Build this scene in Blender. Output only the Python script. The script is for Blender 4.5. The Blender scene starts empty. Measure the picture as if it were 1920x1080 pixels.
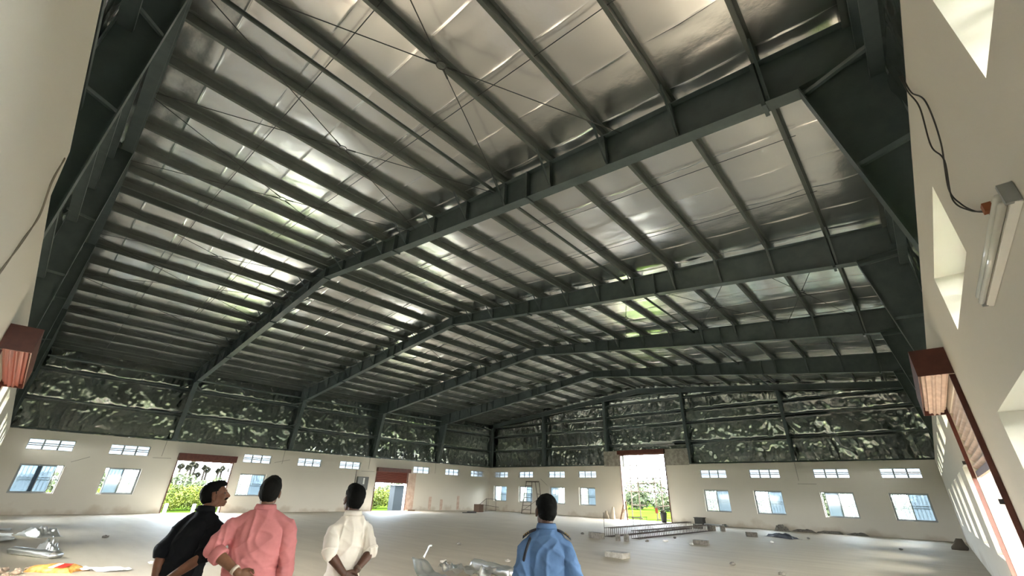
import bpy, bmesh, math, random
import numpy as np
from mathutils import Vector, Matrix, Euler

random.seed(7); np.random.seed(7)
scene = bpy.context.scene
COL = scene.collection
PI = math.pi

# ------------------------------------------------------------------ camera, sky, exposure
WID, LEN, WH = 33.93, 34.18, 3.88          # hall: inner width (x), inner length (y), height of the masonry wall
CAM = Vector((33.3875, 0.55, 1.65))
yaw, pitch, roll, fpx = 0.7469, 0.4522, 0.0305, 788.26
fw = Vector((-math.sin(yaw)*math.cos(pitch), math.cos(yaw)*math.cos(pitch), math.sin(pitch)))
rt = Vector((math.cos(yaw), math.sin(yaw), 0)); up = rt.cross(fw)
rt, up = rt*math.cos(roll)+up*math.sin(roll), up*math.cos(roll)-rt*math.sin(roll)
cam = bpy.data.cameras.new('camera'); cam.sensor_width = 36; cam.lens = fpx*36/1920
cam.clip_start = 0.02; cam.clip_end = 2000
co = bpy.data.objects.new('camera', cam); COL.objects.link(co)
co.matrix_world = Matrix(((rt.x, up.x, -fw.x, CAM.x), (rt.y, up.y, -fw.y, CAM.y), (rt.z, up.z, -fw.z, CAM.z), (0, 0, 0, 1)))
scene.camera = co

SKY_STRENGTH = 14.0
w = bpy.data.worlds.new('overcast_sky'); scene.world = w; w.use_nodes = True
nt = w.node_tree; nt.nodes.clear()
o_ = nt.nodes.new('ShaderNodeOutputWorld'); b_ = nt.nodes.new('ShaderNodeBackground')
tc = nt.nodes.new('ShaderNodeTexCoord'); rp = nt.nodes.new('ShaderNodeValToRGB')
# thin bright overcast: warm white on the side of the veiled sun, cool white on the other
rp.color_ramp.elements[0].position = 0.15; rp.color_ramp.elements[0].color = (.72, .87, 1.0, 1)
rp.color_ramp.elements[1].position = 0.85; rp.color_ramp.elements[1].color = (1.0, .94, .84, 1)
SUN_TO = Vector((0.62, -0.42, 0.66)).normalized()
dt = nt.nodes.new('ShaderNodeVectorMath'); dt.operation = 'DOT_PRODUCT'; dt.inputs[1].default_value = SUN_TO
ma = nt.nodes.new('ShaderNodeMath'); ma.operation = 'MULTIPLY_ADD'; ma.inputs[1].default_value = .5; ma.inputs[2].default_value = .5
nt.links.new(tc.outputs['Generated'], dt.inputs[0]); nt.links.new(dt.outputs['Value'], ma.inputs[0]); nt.links.new(ma.outputs[0], rp.inputs[0])
nt.links.new(rp.outputs[0], b_.inputs['Color']); b_.inputs['Strength'].default_value = SKY_STRENGTH
nt.links.new(b_.outputs[0], o_.inputs[0])
SUN_ON = 4.0
if SUN_ON:
    sl = bpy.data.lights.new('hazy_sun', 'SUN'); sl.energy = SUN_ON; sl.angle = math.radians(25); sl.color = (1, .86, .66)
    so = bpy.data.objects.new('hazy_sun', sl); COL.objects.link(so)
    so.rotation_euler = (-SUN_TO).to_track_quat('-Z', 'Y').to_euler()
scene.view_settings.view_transform = 'Standard'; scene.view_settings.look = 'None'
scene.view_settings.gamma = 1; scene.view_settings.use_curve_mapping = False
scene.view_settings.exposure = 2.1
scene.cycles.max_bounces = 16; scene.cycles.diffuse_bounces = 10; scene.cycles.glossy_bounces = 8; scene.cycles.transparent_max_bounces = 12

def portal(center, normal, sx, sy):
    """A light portal in an opening: no light of its own, it only steers the sky's samples through the opening."""
    l = bpy.data.lights.new('opening_portal', 'AREA'); l.shape = 'RECTANGLE'; l.size = sx; l.size_y = sy
    l.cycles.is_portal = True
    o = bpy.data.objects.new('opening_portal', l); COL.objects.link(o)
    n = Vector(normal); z = -n; y = Vector((0, 0, 1)); x = y.cross(z)
    o.matrix_world = Matrix(((x.x, y.x, z.x, center[0]), (x.y, y.y, z.y, center[1]), (x.z, y.z, z.z, center[2]), (0, 0, 0, 1)))

# ------------------------------------------------------------------ mesh helpers
class MB:
    def __init__(s): s.v = []; s.f = []
    def add(s, vs, fs):
        n = len(s.v); s.v.extend([tuple(p) for p in vs]); s.f.extend([tuple(i+n for i in f) for f in fs])
    def box(s, x0, x1, y0, y1, z0, z1):
        s.add([(x0,y0,z0),(x1,y0,z0),(x1,y1,z0),(x0,y1,z0),(x0,y0,z1),(x1,y0,z1),(x1,y1,z1),(x0,y1,z1)],
              [(0,3,2,1),(4,5,6,7),(0,1,5,4),(1,2,6,5),(2,3,7,6),(3,0,4,7)])
    def obox(s, c, ax, ay, az):
        c = Vector(c); ax = Vector(ax); ay = Vector(ay); az = Vector(az)
        vs = [c-ax-ay-az, c+ax-ay-az, c+ax+ay-az, c-ax+ay-az, c-ax-ay+az, c+ax-ay+az, c+ax+ay+az, c-ax+ay+az]
        s.add(vs, [(0,3,2,1),(4,5,6,7),(0,1,5,4),(1,2,6,5),(2,3,7,6),(3,0,4,7)])
    def bar(s, p, q, wd, ht, ref=(0,0,1)):
        p = Vector(p); q = Vector(q); d = (q-p); L = d.length; d.normalize()
        r = d.cross(Vector(ref))
        if r.length < 1e-4: r = d.cross(Vector((1,0,0)))
        r.normalize(); u = r.cross(d)
        s.obox((p+q)/2, r*wd/2, d*L/2, u*ht/2)
    def prism(s, poly, vec):
        n = len(poly); vec = Vector(vec); a = [Vector(p) for p in poly]; b = [p+vec for p in a]
        s.add(a+b, [tuple(range(n-1,-1,-1)), tuple(range(n,2*n))]+[(i,(i+1)%n,n+(i+1)%n,n+i) for i in range(n)])
    def tube(s, pts, r, n=6, caps=True):
        pts = [Vector(p) for p in pts]; rs = r if isinstance(r,(list,tuple)) else [r]*len(pts)
        rings = []; prev = None
        for i, p in enumerate(pts):
            d = (pts[min(i+1,len(pts)-1)]-pts[max(i-1,0)])
            if d.length < 1e-9: d = Vector((0,0,1))
            d.normalize()
            if prev is None:
                a = d.orthogonal().normalized()
            else:
                a = prev - d*prev.dot(d)
                a = a.normalized() if a.length > 1e-6 else d.orthogonal().normalized()
            prev = a; b = d.cross(a)
            rings.append([p+(a*math.cos(2*PI*k/n)+b*math.sin(2*PI*k/n))*rs[i] for k in range(n)])
        vs = [v for rg in rings for v in rg]; fs = []
        for i in range(len(pts)-1):
            for k in range(n):
                fs.append((i*n+k, i*n+(k+1)%n, (i+1)*n+(k+1)%n, (i+1)*n+k))
        if caps: fs.append(tuple(range(n-1,-1,-1))); m=(len(pts)-1)*n; fs.append(tuple(range(m,m+n)))
        s.add(vs, fs)
    def loft(s, rings):
        n = len(rings[0]); vs = [v for rg in rings for v in rg]; fs = []
        for i in range(len(rings)-1):
            for k in range(n): fs.append((i*n+k, i*n+(k+1)%n, (i+1)*n+(k+1)%n, (i+1)*n+k))
        fs.append(tuple(range(n-1,-1,-1))); m=(len(rings)-1)*n; fs.append(tuple(range(m,m+n)))
        s.add(vs, fs)
    def ell(s, c, r, nu=14, nv=10, rot=None):
        c = Vector(c); vs=[]; fs=[]
        R = rot if rot is not None else Matrix.Identity(3)
        for i in range(1,nv):
            t = PI*i/nv
            for k in range(nu):
                a = 2*PI*k/nu
                vs.append(c+R@Vector((r[0]*math.sin(t)*math.cos(a), r[1]*math.sin(t)*math.sin(a), r[2]*math.cos(t))))
        top=len(vs); vs.append(c+R@Vector((0,0,r[2]))); vs.append(c+R@Vector((0,0,-r[2])))
        for i in range(nv-2):
            for k in range(nu): fs.append((i*nu+k,(i+1)*nu+k,(i+1)*nu+(k+1)%nu,i*nu+(k+1)%nu))
        for k in range(nu):
            fs.append((top,k,(k+1)%nu)); m=(nv-2)*nu; fs.append((top+1,m+(k+1)%nu,m+k))
        s.add(vs, fs)
    def limb(s, pts, rs, n=12):
        pts=[Vector(p) for p in pts]; s.tube(pts, list(rs), n)
        for p, r in zip(pts, rs): s.ell(p,(r,r,r),n,8)
    def mesh(s, name, smooth=False):
        me = bpy.data.meshes.new(name); me.from_pydata(s.v, [], s.f); me.update()
        if smooth: me.polygons.foreach_set('use_smooth', [True]*len(me.polygons))
        return me
    def build(s, name, mat, parent=None, smooth=False):
        return link(s.mesh(name, smooth), name, mat, parent)

def link(me, name, mat, parent=None):
    if mat is not None:
        if len(me.materials) == 0: me.materials.append(mat)
    o = bpy.data.objects.new(name, me); COL.objects.link(o)
    if parent is not None: place_child(o, parent)
    return o
def place_child(o, parent):
    o.parent = parent
    o.matrix_parent_inverse = parent.matrix_world_inv if hasattr(parent,'matrix_world_inv') else world_of(parent).inverted()
def world_of(o):
    m = Matrix.LocRotScale(o.location, o.rotation_euler, o.scale)
    if o.parent: return world_of(o.parent) @ o.matrix_parent_inverse @ m
    return m
def tag(o, label, cat, group=None, kind=None):
    o['label'] = label; o['category'] = cat
    if group: o['group'] = group
    if kind: o['kind'] = kind
    return o
def empty(name, loc, label=None, cat=None, group=None, kind=None, rz=0):
    o = bpy.data.objects.new(name, None); COL.objects.link(o); o.location = loc; o.rotation_euler = (0,0,rz)
    o.empty_display_size = .1
    if label: tag(o, label, cat, group, kind)
    return o
def copy_tree(o, parent=None):
    c = o.copy(); COL.objects.link(c)
    if parent is not None: c.parent = parent
    for ch in list(o.children): copy_tree(ch, c)
    return c

# value noise on numpy arrays ------------------------------------------------
def _hash(ix, iy, iz, seed):
    h = (ix*374761393 + iy*668265263 + iz*2147483647 + seed*1274126177) & 0xffffffff
    h = ((h ^ (h >> 13)) * 1274126177) & 0xffffffff
    h = h ^ (h >> 16)
    return (h & 0xffff)/32767.5 - 1.0
def vnoise(x, y, z=None, seed=0):
    x = np.asarray(x, float); y = np.asarray(y, float); z = np.zeros_like(x) if z is None else np.asarray(z, float)
    ix = np.floor(x).astype(np.int64); iy = np.floor(y).astype(np.int64); iz = np.floor(z).astype(np.int64)
    fx, fy, fz = x-ix, y-iy, z-iz
    fx = fx*fx*(3-2*fx); fy = fy*fy*(3-2*fy); fz = fz*fz*(3-2*fz)
    r = 0
    for a in (0,1):
        for b in (0,1):
            for c in (0,1):
                wgt = (fx if a else 1-fx)*(fy if b else 1-fy)*(fz if c else 1-fz)
                r = r + wgt*_hash(ix+a, iy+b, iz+c, seed)
    return r
def grid_mesh(P, name, smooth=True):
    """P: (n, m, 3) array of points -> quad mesh."""
    n, m, _ = P.shape
    idx = np.arange(n*m).reshape(n, m)
    q = np.stack([idx[:-1,:-1], idx[1:,:-1], idx[1:,1:], idx[:-1,1:]], -1).reshape(-1,4)
    me = bpy.data.meshes.new(name)
    me.vertices.add(n*m); me.vertices.foreach_set('co', P.reshape(-1).astype(np.float32))
    me.loops.add(q.size); me.loops.foreach_set('vertex_index', q.reshape(-1).astype(np.int32))
    me.polygons.add(len(q)); me.polygons.foreach_set('loop_start', np.arange(0,q.size,4,dtype=np.int32))
    me.polygons.foreach_set('loop_total', np.full(len(q),4,dtype=np.int32))
    me.update(calc_edges=True)
    if smooth: me.polygons.foreach_set('use_smooth', [True]*len(me.polygons))
    return me

# ------------------------------------------------------------------ materials
def mat(name, col, rough=.6, metal=0.0, spec=.5):
    m = bpy.data.materials.new(name); m.use_nodes = True
    b = m.node_tree.nodes['Principled BSDF']
    b.inputs['Base Color'].default_value = (*col, 1); b.inputs['Roughness'].default_value = rough
    b.inputs['Metallic'].default_value = metal; b.inputs['Specular IOR Level'].default_value = spec
    return m
def nodes(m): return m.node_tree.nodes, m.node_tree.links, m.node_tree.nodes['Principled BSDF']
def noise_col(m, c1, c2, scale, lo=.4, hi=.6, detail=6, stretch=None, rough=.6):
    n, l, b = nodes(m)
    t = n.new('ShaderNodeTexCoord'); mp = n.new('ShaderNodeMapping'); ns = n.new('ShaderNodeTexNoise'); r = n.new('ShaderNodeValToRGB')
    ns.inputs['Scale'].default_value = scale; ns.inputs['Detail'].default_value = detail; ns.inputs['Roughness'].default_value = rough
    if stretch: mp.inputs['Scale'].default_value = stretch
    r.color_ramp.elements[0].position = lo; r.color_ramp.elements[0].color = (*c1,1)
    r.color_ramp.elements[1].position = hi; r.color_ramp.elements[1].color = (*c2,1)
    l.new(t.outputs['Object'], mp.inputs[0]); l.new(mp.outputs[0], ns.inputs[0]); l.new(ns.outputs[0], r.inputs[0]); l.new(r.outputs[0], b.inputs['Base Color'])
    return r
def bump(m, scale, strength, dist=.01, detail=4, stretch=None):
    n, l, b = nodes(m)
    t = n.new('ShaderNodeTexCoord'); mp = n.new('ShaderNodeMapping'); ns = n.new('ShaderNodeTexNoise'); bp = n.new('ShaderNodeBump')
    ns.inputs['Scale'].default_value = scale; ns.inputs['Detail'].default_value = detail
    if stretch: mp.inputs['Scale'].default_value = stretch
    bp.inputs['Strength'].default_value = strength; bp.inputs['Distance'].default_value = dist
    l.new(t.outputs['Object'], mp.inputs[0]); l.new(mp.outputs[0], ns.inputs[0]); l.new(ns.outputs[0], bp.inputs['Height']); l.new(bp.outputs[0], b.inputs['Normal'])
M = {}
M['steel'] = mat('steel_paint', (.075,.099,.102), .38); noise_col(M['steel'], (.067,.090,.093), (.083,.108,.111), 3)
M['purlin'] = mat('purlin_paint', (.09,.105,.10), .48); noise_col(M['purlin'], (.08,.095,.09), (.10,.116,.11), 2)
M['rod'] = mat('rod_steel', (.03,.033,.034), .5)
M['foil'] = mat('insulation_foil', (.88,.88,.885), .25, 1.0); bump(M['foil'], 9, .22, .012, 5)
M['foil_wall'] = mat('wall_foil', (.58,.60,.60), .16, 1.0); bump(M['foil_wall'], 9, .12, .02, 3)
M['foil_scrap'] = mat('foil_scrap', (.80,.82,.84), .33, 1.0); bump(M['foil_scrap'], 14, .5, .01, 5)
M['roof'] = mat('roof_sheet', (.45,.47,.48), .5, .3)
M['alu'] = mat('grey_powder_coat', (.34,.35,.35), .4)
M['bars'] = mat('grille_paint', (.30,.32,.31), .5)
M['red'] = mat('shutter_red', (.085,.022,.014), .45); noise_col(M['red'], (.075,.018,.012), (.105,.028,.018), 6)
M['curtain'] = mat('shutter_slats', (.55,.42,.36), .5, .15); noise_col(M['curtain'], (.50,.38,.33), (.62,.49,.43), 3)
M['redcurtain'] = mat('shutter_slats_red', (.17,.035,.022), .45)
M['concrete_raw'] = mat('raw_concrete', (.30,.28,.25), .9); noise_col(M['concrete_raw'], (.24,.225,.20), (.37,.35,.31), 4)
M['block'] = mat('concrete_block', (.17,.155,.135), .95); noise_col(M['block'], (.13,.12,.105), (.22,.20,.175), 12); bump(M['block'], 40, .4, .01)
M['slab'] = mat('pale_block', (.28,.265,.235), .9); noise_col(M['slab'], (.24,.225,.20), (.33,.31,.28), 9)
M['rebar'] = mat('rusty_bar', (.075,.058,.048), .8); noise_col(M['rebar'], (.055,.043,.036), (.10,.072,.056), 20)
M['dark'] = mat('dark_plastic', (.02,.02,.022), .6)
M['white'] = mat('white_paint', (.72,.71,.67), .5)
M['wood'] = mat('raw_timber', (.20,.12,.065), .8); noise_col(M['wood'], (.14,.08,.045), (.27,.17,.10), 6, stretch=(1,1,8))
M['pinkwall'] = mat('pink_primer', (.60,.44,.36), .9); noise_col(M['pinkwall'], (.56,.40,.32), (.66,.52,.44), 3)
M['cable'] = mat('cable_grey', (.05,.045,.04), .6)
M['cable2'] = mat('cable_tan', (.22,.19,.15), .7)
# plaster: cream paint with soft patchiness, damp stains near the floor
def plaster(name, base):
    m = mat(name, base, .85, 0, .25); n, l, b = nodes(m)
    t = n.new('ShaderNodeTexCoord'); ns = n.new('ShaderNodeTexNoise'); ns.inputs['Scale'].default_value = .8; ns.inputs['Detail'].default_value = 7
    mx = n.new('ShaderNodeMixRGB'); mx.inputs[1].default_value = (*[c*.93 for c in base],1); mx.inputs[2].default_value = (*base,1)
    l.new(t.outputs['Object'], ns.inputs[0]); l.new(ns.outputs[0], mx.inputs[0])
    # splash stains that stop at about half a metre up, with a ragged edge of their own
    sx = n.new('ShaderNodeSeparateXYZ'); l.new(t.outputs['Object'], sx.inputs[0])
    n2 = n.new('ShaderNodeTexNoise'); n2.inputs['Scale'].default_value = 1.1; n2.inputs['Detail'].default_value = 8; l.new(t.outputs['Object'], n2.inputs[0])
    mul = n.new('ShaderNodeMath'); mul.operation = 'MULTIPLY_ADD'; mul.inputs[1].default_value = 1.7; mul.inputs[2].default_value = -.62
    l.new(n2.outputs[0], mul.inputs[0])
    sub = n.new('ShaderNodeMath'); sub.operation = 'SUBTRACT'; l.new(mul.outputs[0], sub.inputs[0]); l.new(sx.outputs['Z'], sub.inputs[1])
    mr = n.new('ShaderNodeMapRange'); mr.inputs['From Min'].default_value = -.05; mr.inputs['From Max'].default_value = .25; mr.inputs['To Max'].default_value = .45
    l.new(sub.outputs[0], mr.inputs['Value'])
    m2 = n.new('ShaderNodeMixRGB'); m2.inputs[2].default_value = (.42,.33,.24,1); l.new(mx.outputs[0], m2.inputs[1]); l.new(mr.outputs[0], m2.inputs[0])
    l.new(m2.outputs[0], b.inputs['Base Color'])
    n3 = n.new('ShaderNodeTexNoise'); n3.inputs['Scale'].default_value = 60; n3.inputs['Detail'].default_value = 3; l.new(t.outputs['Object'], n3.inputs[0])
    bp = n.new('ShaderNodeBump'); bp.inputs['Strength'].default_value = .15; bp.inputs['Distance'].default_value = .004; l.new(n3.outputs[0], bp.inputs['Height']); l.new(bp.outputs[0], b.inputs['Normal'])
    return m
M['plaster'] = plaster('cream_plaster', (.72,.675,.60))
# floor: power-floated concrete, dusty, faint sweep marks
def floor_mat():
    m = mat('dusty_concrete', (.36,.33,.285), .7, 0, .3); n, l, b = nodes(m)
    t = n.new('ShaderNodeTexCoord'); a = n.new('ShaderNodeTexNoise'); a.inputs['Scale'].default_value = .35; a.inputs['Detail'].default_value = 9; a.inputs['Roughness'].default_value = .62
    mp = n.new('ShaderNodeMapping'); mp.inputs['Rotation'].default_value = (0,0,.5); mp.inputs['Scale'].default_value = (.35,2.2,1)
    c = n.new('ShaderNodeTexNoise'); c.inputs['Scale'].default_value = 1.2; c.inputs['Detail'].default_value = 8
    l.new(t.outputs['Object'], a.inputs[0]); l.new(t.outputs['Object'], mp.inputs[0]); l.new(mp.outputs[0], c.inputs[0])
    ad = n.new('ShaderNodeMath'); ad.operation = 'ADD'; l.new(a.outputs[0], ad.inputs[0]); l.new(c.outputs[0], ad.inputs[1])
    r = n.new('ShaderNodeValToRGB'); r.color_ramp.elements[0].position = .36; r.color_ramp.elements[0].color = (.42,.373,.298,1)
    r.color_ramp.elements[1].position = .62; r.color_ramp.elements[1].color = (.50,.448,.362,1)
    hf = n.new('ShaderNodeMath'); hf.operation = 'MULTIPLY'; hf.inputs[1].default_value = .5; l.new(ad.outputs[0], hf.inputs[0]); l.new(hf.outputs[0], r.inputs[0])
    l.new(r.outputs[0], b.inputs['Base Color'])
    rr = n.new('ShaderNodeMapRange'); rr.inputs['To Min'].default_value = .58; rr.inputs['To Max'].default_value = .8; l.new(a.outputs[0], rr.inputs['Value']); l.new(rr.outputs[0], b.inputs['Roughness'])
    bp = n.new('ShaderNodeBump'); bp.inputs['Strength'].default_value = .12; bp.inputs['Distance'].default_value = .01; l.new(c.outputs[0], bp.inputs['Height']); l.new(bp.outputs[0], b.inputs['Normal'])
    return m
M['floor'] = floor_mat()
def pane_mat(name, tint, milk, milkcol):
    m = bpy.data.materials.new(name); m.use_nodes = True; n = m.node_tree.nodes; l = m.node_tree.links; n.clear()
    o = n.new('ShaderNodeOutputMaterial'); tr = n.new('ShaderNodeBsdfTransparent'); tr.inputs[0].default_value = (*tint,1)
    gl = n.new('ShaderNodeBsdfGlossy'); gl.inputs['Roughness'].default_value = .05
    tl = n.new('ShaderNodeBsdfTranslucent'); tl.inputs[0].default_value = (*milkcol,1)
    m1 = n.new('ShaderNodeMixShader'); m1.inputs[0].default_value = milk; l.new(tr.outputs[0], m1.inputs[1]); l.new(tl.outputs[0], m1.inputs[2])
    fr = n.new('ShaderNodeFresnel'); fr.inputs[0].default_value = 1.45
    m2 = n.new('ShaderNodeMixShader'); l.new(fr.outputs[0], m2.inputs[0]); l.new(m1.outputs[0], m2.inputs[1]); l.new(gl.outputs[0], m2.inputs[2])
    l.new(m2.outputs[0], o.inputs[0]); return m
M['glass'] = pane_mat('clear_pane', (.90,.94,.95), .04, (.9,.95,1))
M['milky'] = pane_mat('filmed_pane', (.12,.14,.15), .15, (.78,.90,1.0))
M['frost'] = pane_mat('frosted_pane', (.17,.175,.18), .10, (.90,.95,1.0))
M['grass'] = mat('grass_ground', (.028,.05,.008), .95, 0, .1); noise_col(M['grass'], (.013,.026,.0035), (.020,.037,.005), .25); M['grass'].node_tree.nodes['Principled BSDF'].inputs['Specular IOR Level'].default_value = 0
M['leaf'] = mat('bush_leaf', (.04,.06,.007), .7, 0, .1); noise_col(M['leaf'], (.022,.036,.005), (.060,.078,.009), .7)
M['leaf2'] = mat('tree_leaf', (.022,.032,.018), .7, 0, .1); noise_col(M['leaf2'], (.016,.026,.015), (.030,.041,.022), .5)
M['palm'] = mat('palm_leaf', (.011,.0125,.010), .8, 0, .05); M['bark'] = mat('grey_bark', (.008,.0075,.007), .9, 0, .05)
M['hill'] = mat('far_woods', (.10,.13,.10), .9)
M['bluewall'] = mat('pale_blue_wall', (.012,.0165,.022), .7, 0, .1); M['bamboo'] = mat('bamboo', (.035,.022,.009), .6)
M['yellow'] = mat('packet_yellow', (.62,.30,.06), .45); noise_col(M['yellow'], (.50,.20,.04), (.72,.42,.12), 9)
M['redprint'] = mat('packet_red', (.45,.03,.02), .45); M['paper'] = mat('white_sheet', (.70,.72,.74), .45)
M['tarp'] = mat('blue_grey_tarp', (.05,.055,.075), .6); M['sack'] = mat('woven_sack', (.50,.44,.36), .9)
M['rubble'] = mat('stone_rubble', (.34,.26,.20), .95)

# ------------------------------------------------------------------ the shell: floor, walls, ground
mb = MB(); mb.box(-.32, WID+.36, -.32, LEN+.32, -.2, 0); fl = mb.build('floor', M['floor']); tag(fl, 'wide dusty grey-beige concrete floor of the empty hall', 'floor', kind='structure')
mb = MB(); mb.box(-400, 400, -300, 500, -.6, -.22); gr = mb.build('ground', M['grass']); tag(gr, 'bright green grassy ground outside the doors and windows', 'ground', kind='structure')

L_VENT = [(.87,2.62),(4.1,5.86),(10.92,12.68),(14.51,16.27),(17.72,19.5),(24.6,26.42),(28.24,30.0),(31.5,33.26)]
L_WIN = [(.97,2.6),(4.24,5.82),(10.98,12.62)]
G_VENT = [(.53,2.44),(3.84,5.67),(7.46,9.34),(10.75,12.59),(21.25,23.03),(24.5,26.3),(28.16,29.95),(31.42,33.18)]
G_WIN = [(.6,2.34),(3.93,5.6),(7.6,9.3),(10.8,12.42),(21.3,22.97),(24.54,26.2),(28.24,29.9),(31.48,33.15)]
R_VENT = [(.63,2.41),(3.97,5.66),(11.0,12.7),(14.5,16.2),(17.8,19.5),(21.4,23.1),(24.8,26.5),(28.2,29.9),(31.5,33.2)]
R_WIN = [(.8,2.4),(3.95,5.6),(11.15,12.8),(14.5,16.1),(17.9,19.5),(21.7,23.3),(27.9,29.5)]
N_VENT = [(.53,2.44),(3.84,5.67),(7.46,9.34),(10.75,12.55),(16.6,18.3),(19.3,21.0)]
N_WIN = [(3.93,5.6),(10.8,12.4),(16.65,18.25),(19.4,20.95)]
VZ = (2.96,3.47); WZ = {'L':(.95,2.28),'G':(.83,2.2),'R':(.9,2.32),'N':(.9,2.3)}
holes = {'L': [(a,b,*VZ) for a,b in L_VENT]+[(a,b,*WZ['L']) for a,b in L_WIN]+[(7.38,10.34,0,2.9),(21.03,24.05,0,2.93)],
         'G': [(a,b,*VZ) for a,b in G_VENT]+[(a,b,*WZ['G']) for a,b in G_WIN]+[(15.0,18.72,0,WH)],
         'R': [(a,b,3.02,3.52) for a,b in R_VENT]+[(a,b,*WZ['R']) for a,b in R_WIN]+[(7.34,10.36,0,2.98)],
         'N': [(a,b,*VZ) for a,b in N_VENT]+[(a,b,*WZ['N']) for a,b in N_WIN]+[(22.55,25.65,0,2.98)]}
TH = .3
def wall_mesh(axis, face, out, u0, u1, hl, top=WH):
    """Masonry wall with its openings: axis 0 = plane of constant x, 1 = constant y; out = +1/-1 direction outwards."""
    us = sorted({u0,u1}|{h[0] for h in hl}|{h[1] for h in hl}); zs = sorted({0.0,top}|{h[2] for h in hl}|{min(h[3],top) for h in hl})
    hole = lambda u,z: any(h[0]<u<h[1] and h[2]<z<h[3] for h in hl)
    solid = [[not hole((us[i]+us[i+1])/2,(zs[j]+zs[j+1])/2) for j in range(len(zs)-1)] for i in range(len(us)-1)]
    mb = MB(); P = (lambda u,d,z: (face+out*d*TH,u,z)) if axis==0 else (lambda u,d,z: (u,face+out*d*TH,z))
    S = lambda i,j: 0<=i<len(us)-1 and 0<=j<len(zs)-1 and solid[i][j]
    for i in range(len(us)-1):
        for j in range(len(zs)-1):
            if not solid[i][j]: continue
            a,b,c,d = us[i],us[i+1],zs[j],zs[j+1]
            mb.add([P(a,0,c),P(b,0,c),P(b,0,d),P(a,0,d)],[(0,1,2,3)]); mb.add([P(a,1,c),P(b,1,c),P(b,1,d),P(a,1,d)],[(3,2,1,0)])
            if not S(i-1,j): mb.add([P(a,0,c),P(a,1,c),P(a,1,d),P(a,0,d)],[(0,1,2,3)])
            if not S(i+1,j): mb.add([P(b,0,c),P(b,1,c),P(b,1,d),P(b,0,d)],[(3,2,1,0)])
            if not S(i,j-1): mb.add([P(a,0,c),P(b,0,c),P(b,1,c),P(a,1,c)],[(0,1,2,3)])
            if not S(i,j+1): mb.add([P(a,0,d),P(b,0,d),P(b,1,d),P(a,1,d)],[(3,2,1,0)])
    return mb
walls = {}
for key, nm, args, lab in (('L','wall_left',(0,0.0,-1,-TH,LEN+TH),'long cream plastered wall with two shutter doors and palm view, lower left'),
                      ('G','wall_far',(1,LEN,1,0,WID),'cream plastered end wall with the tall open doorway'),
                      ('R','wall_right',(0,WID,1,-TH,LEN+TH),'cream plastered side wall running close past the camera on the right'),
                      ('N','wall_near',(1,0.0,-1,0,WID),'cream plastered end wall beside the camera on the left')):
    mb = wall_mesh(*args, holes[key])
    if key == 'N':   # the stretch of this wall nearest the corner is carried a little higher, with a sloping end
        mb.prism([(28.35,-TH,WH),(WID,-TH,WH),(WID,-TH,4.14),(28.75,-TH,4.14)], (0,TH,0))
    o = mb.build(nm, M['plaster']); bm = bmesh.new(); bm.from_mesh(o.data); bmesh.ops.recalc_face_normals(bm, faces=bm.faces); bm.to_mesh(o.data); bm.free()
    walls[key] = tag(o, lab, 'wall', kind='structure')
# raw concrete shoulders each side of the tall doorway, and the wall faults that show
for x0, x1 in ((13.45,15.0),(18.72,20.6)):
    mb = MB(); mb.box(x0, x1, LEN-.02, LEN+TH, 3.82, 4.98); mb.build('raw_concrete_pier', M['concrete_raw'], walls['G'])
M['line'] = mat('hairline_joint', (.30,.28,.25), .95)
def joint(key, p, q):
    mb = MB(); mb.bar(p, q, .025, .012, ref=(1,0,0) if key in 'LR' else (0,1,0)); mb.build('plaster_joint', M['line'], walls[key])
for y in (6.8,13.72,20.5,27.3): joint('L', (.003,y-.3,WH), (.003,y-.3,3.0))
for a, b in (((3.4,2.75),(2.75,2.45)),((12.9,3.05),(13.9,3.3)),((6.1,2.9),(7.0,2.92)),((19.6,2.85),(20.8,2.85))): joint('L', (.003,a[0],a[1]), (.003,b[0],b[1]))
for a, b in (((27.3,3.85),(27.3,2.8)),((27.2,2.62),(28.2,2.62)),((6.6,2.85),(7.4,2.3))): joint('G', (a[0],LEN-.003,a[1]), (b[0],LEN-.003,b[1]))
mb = MB(); mb.box(0,.012,24.12,24.95,0,2.9); mb.build('pink_patch', M['pinkwall'], walls['L'])
mb = MB(); mb.box(WID+.002,WID+.298,10.352,10.3585,0,2.0); mb.build('pink_patch', M['pinkwall'], walls['R'])
for y,h_ in ((26.6,1.1),(27.9,.9),(29.9,1.2)):
    mb = MB(); mb.box(0,.008,y,y+.3,.05,h_); mb.build('pink_patch', M['pinkwall'], walls['L'])

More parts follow.
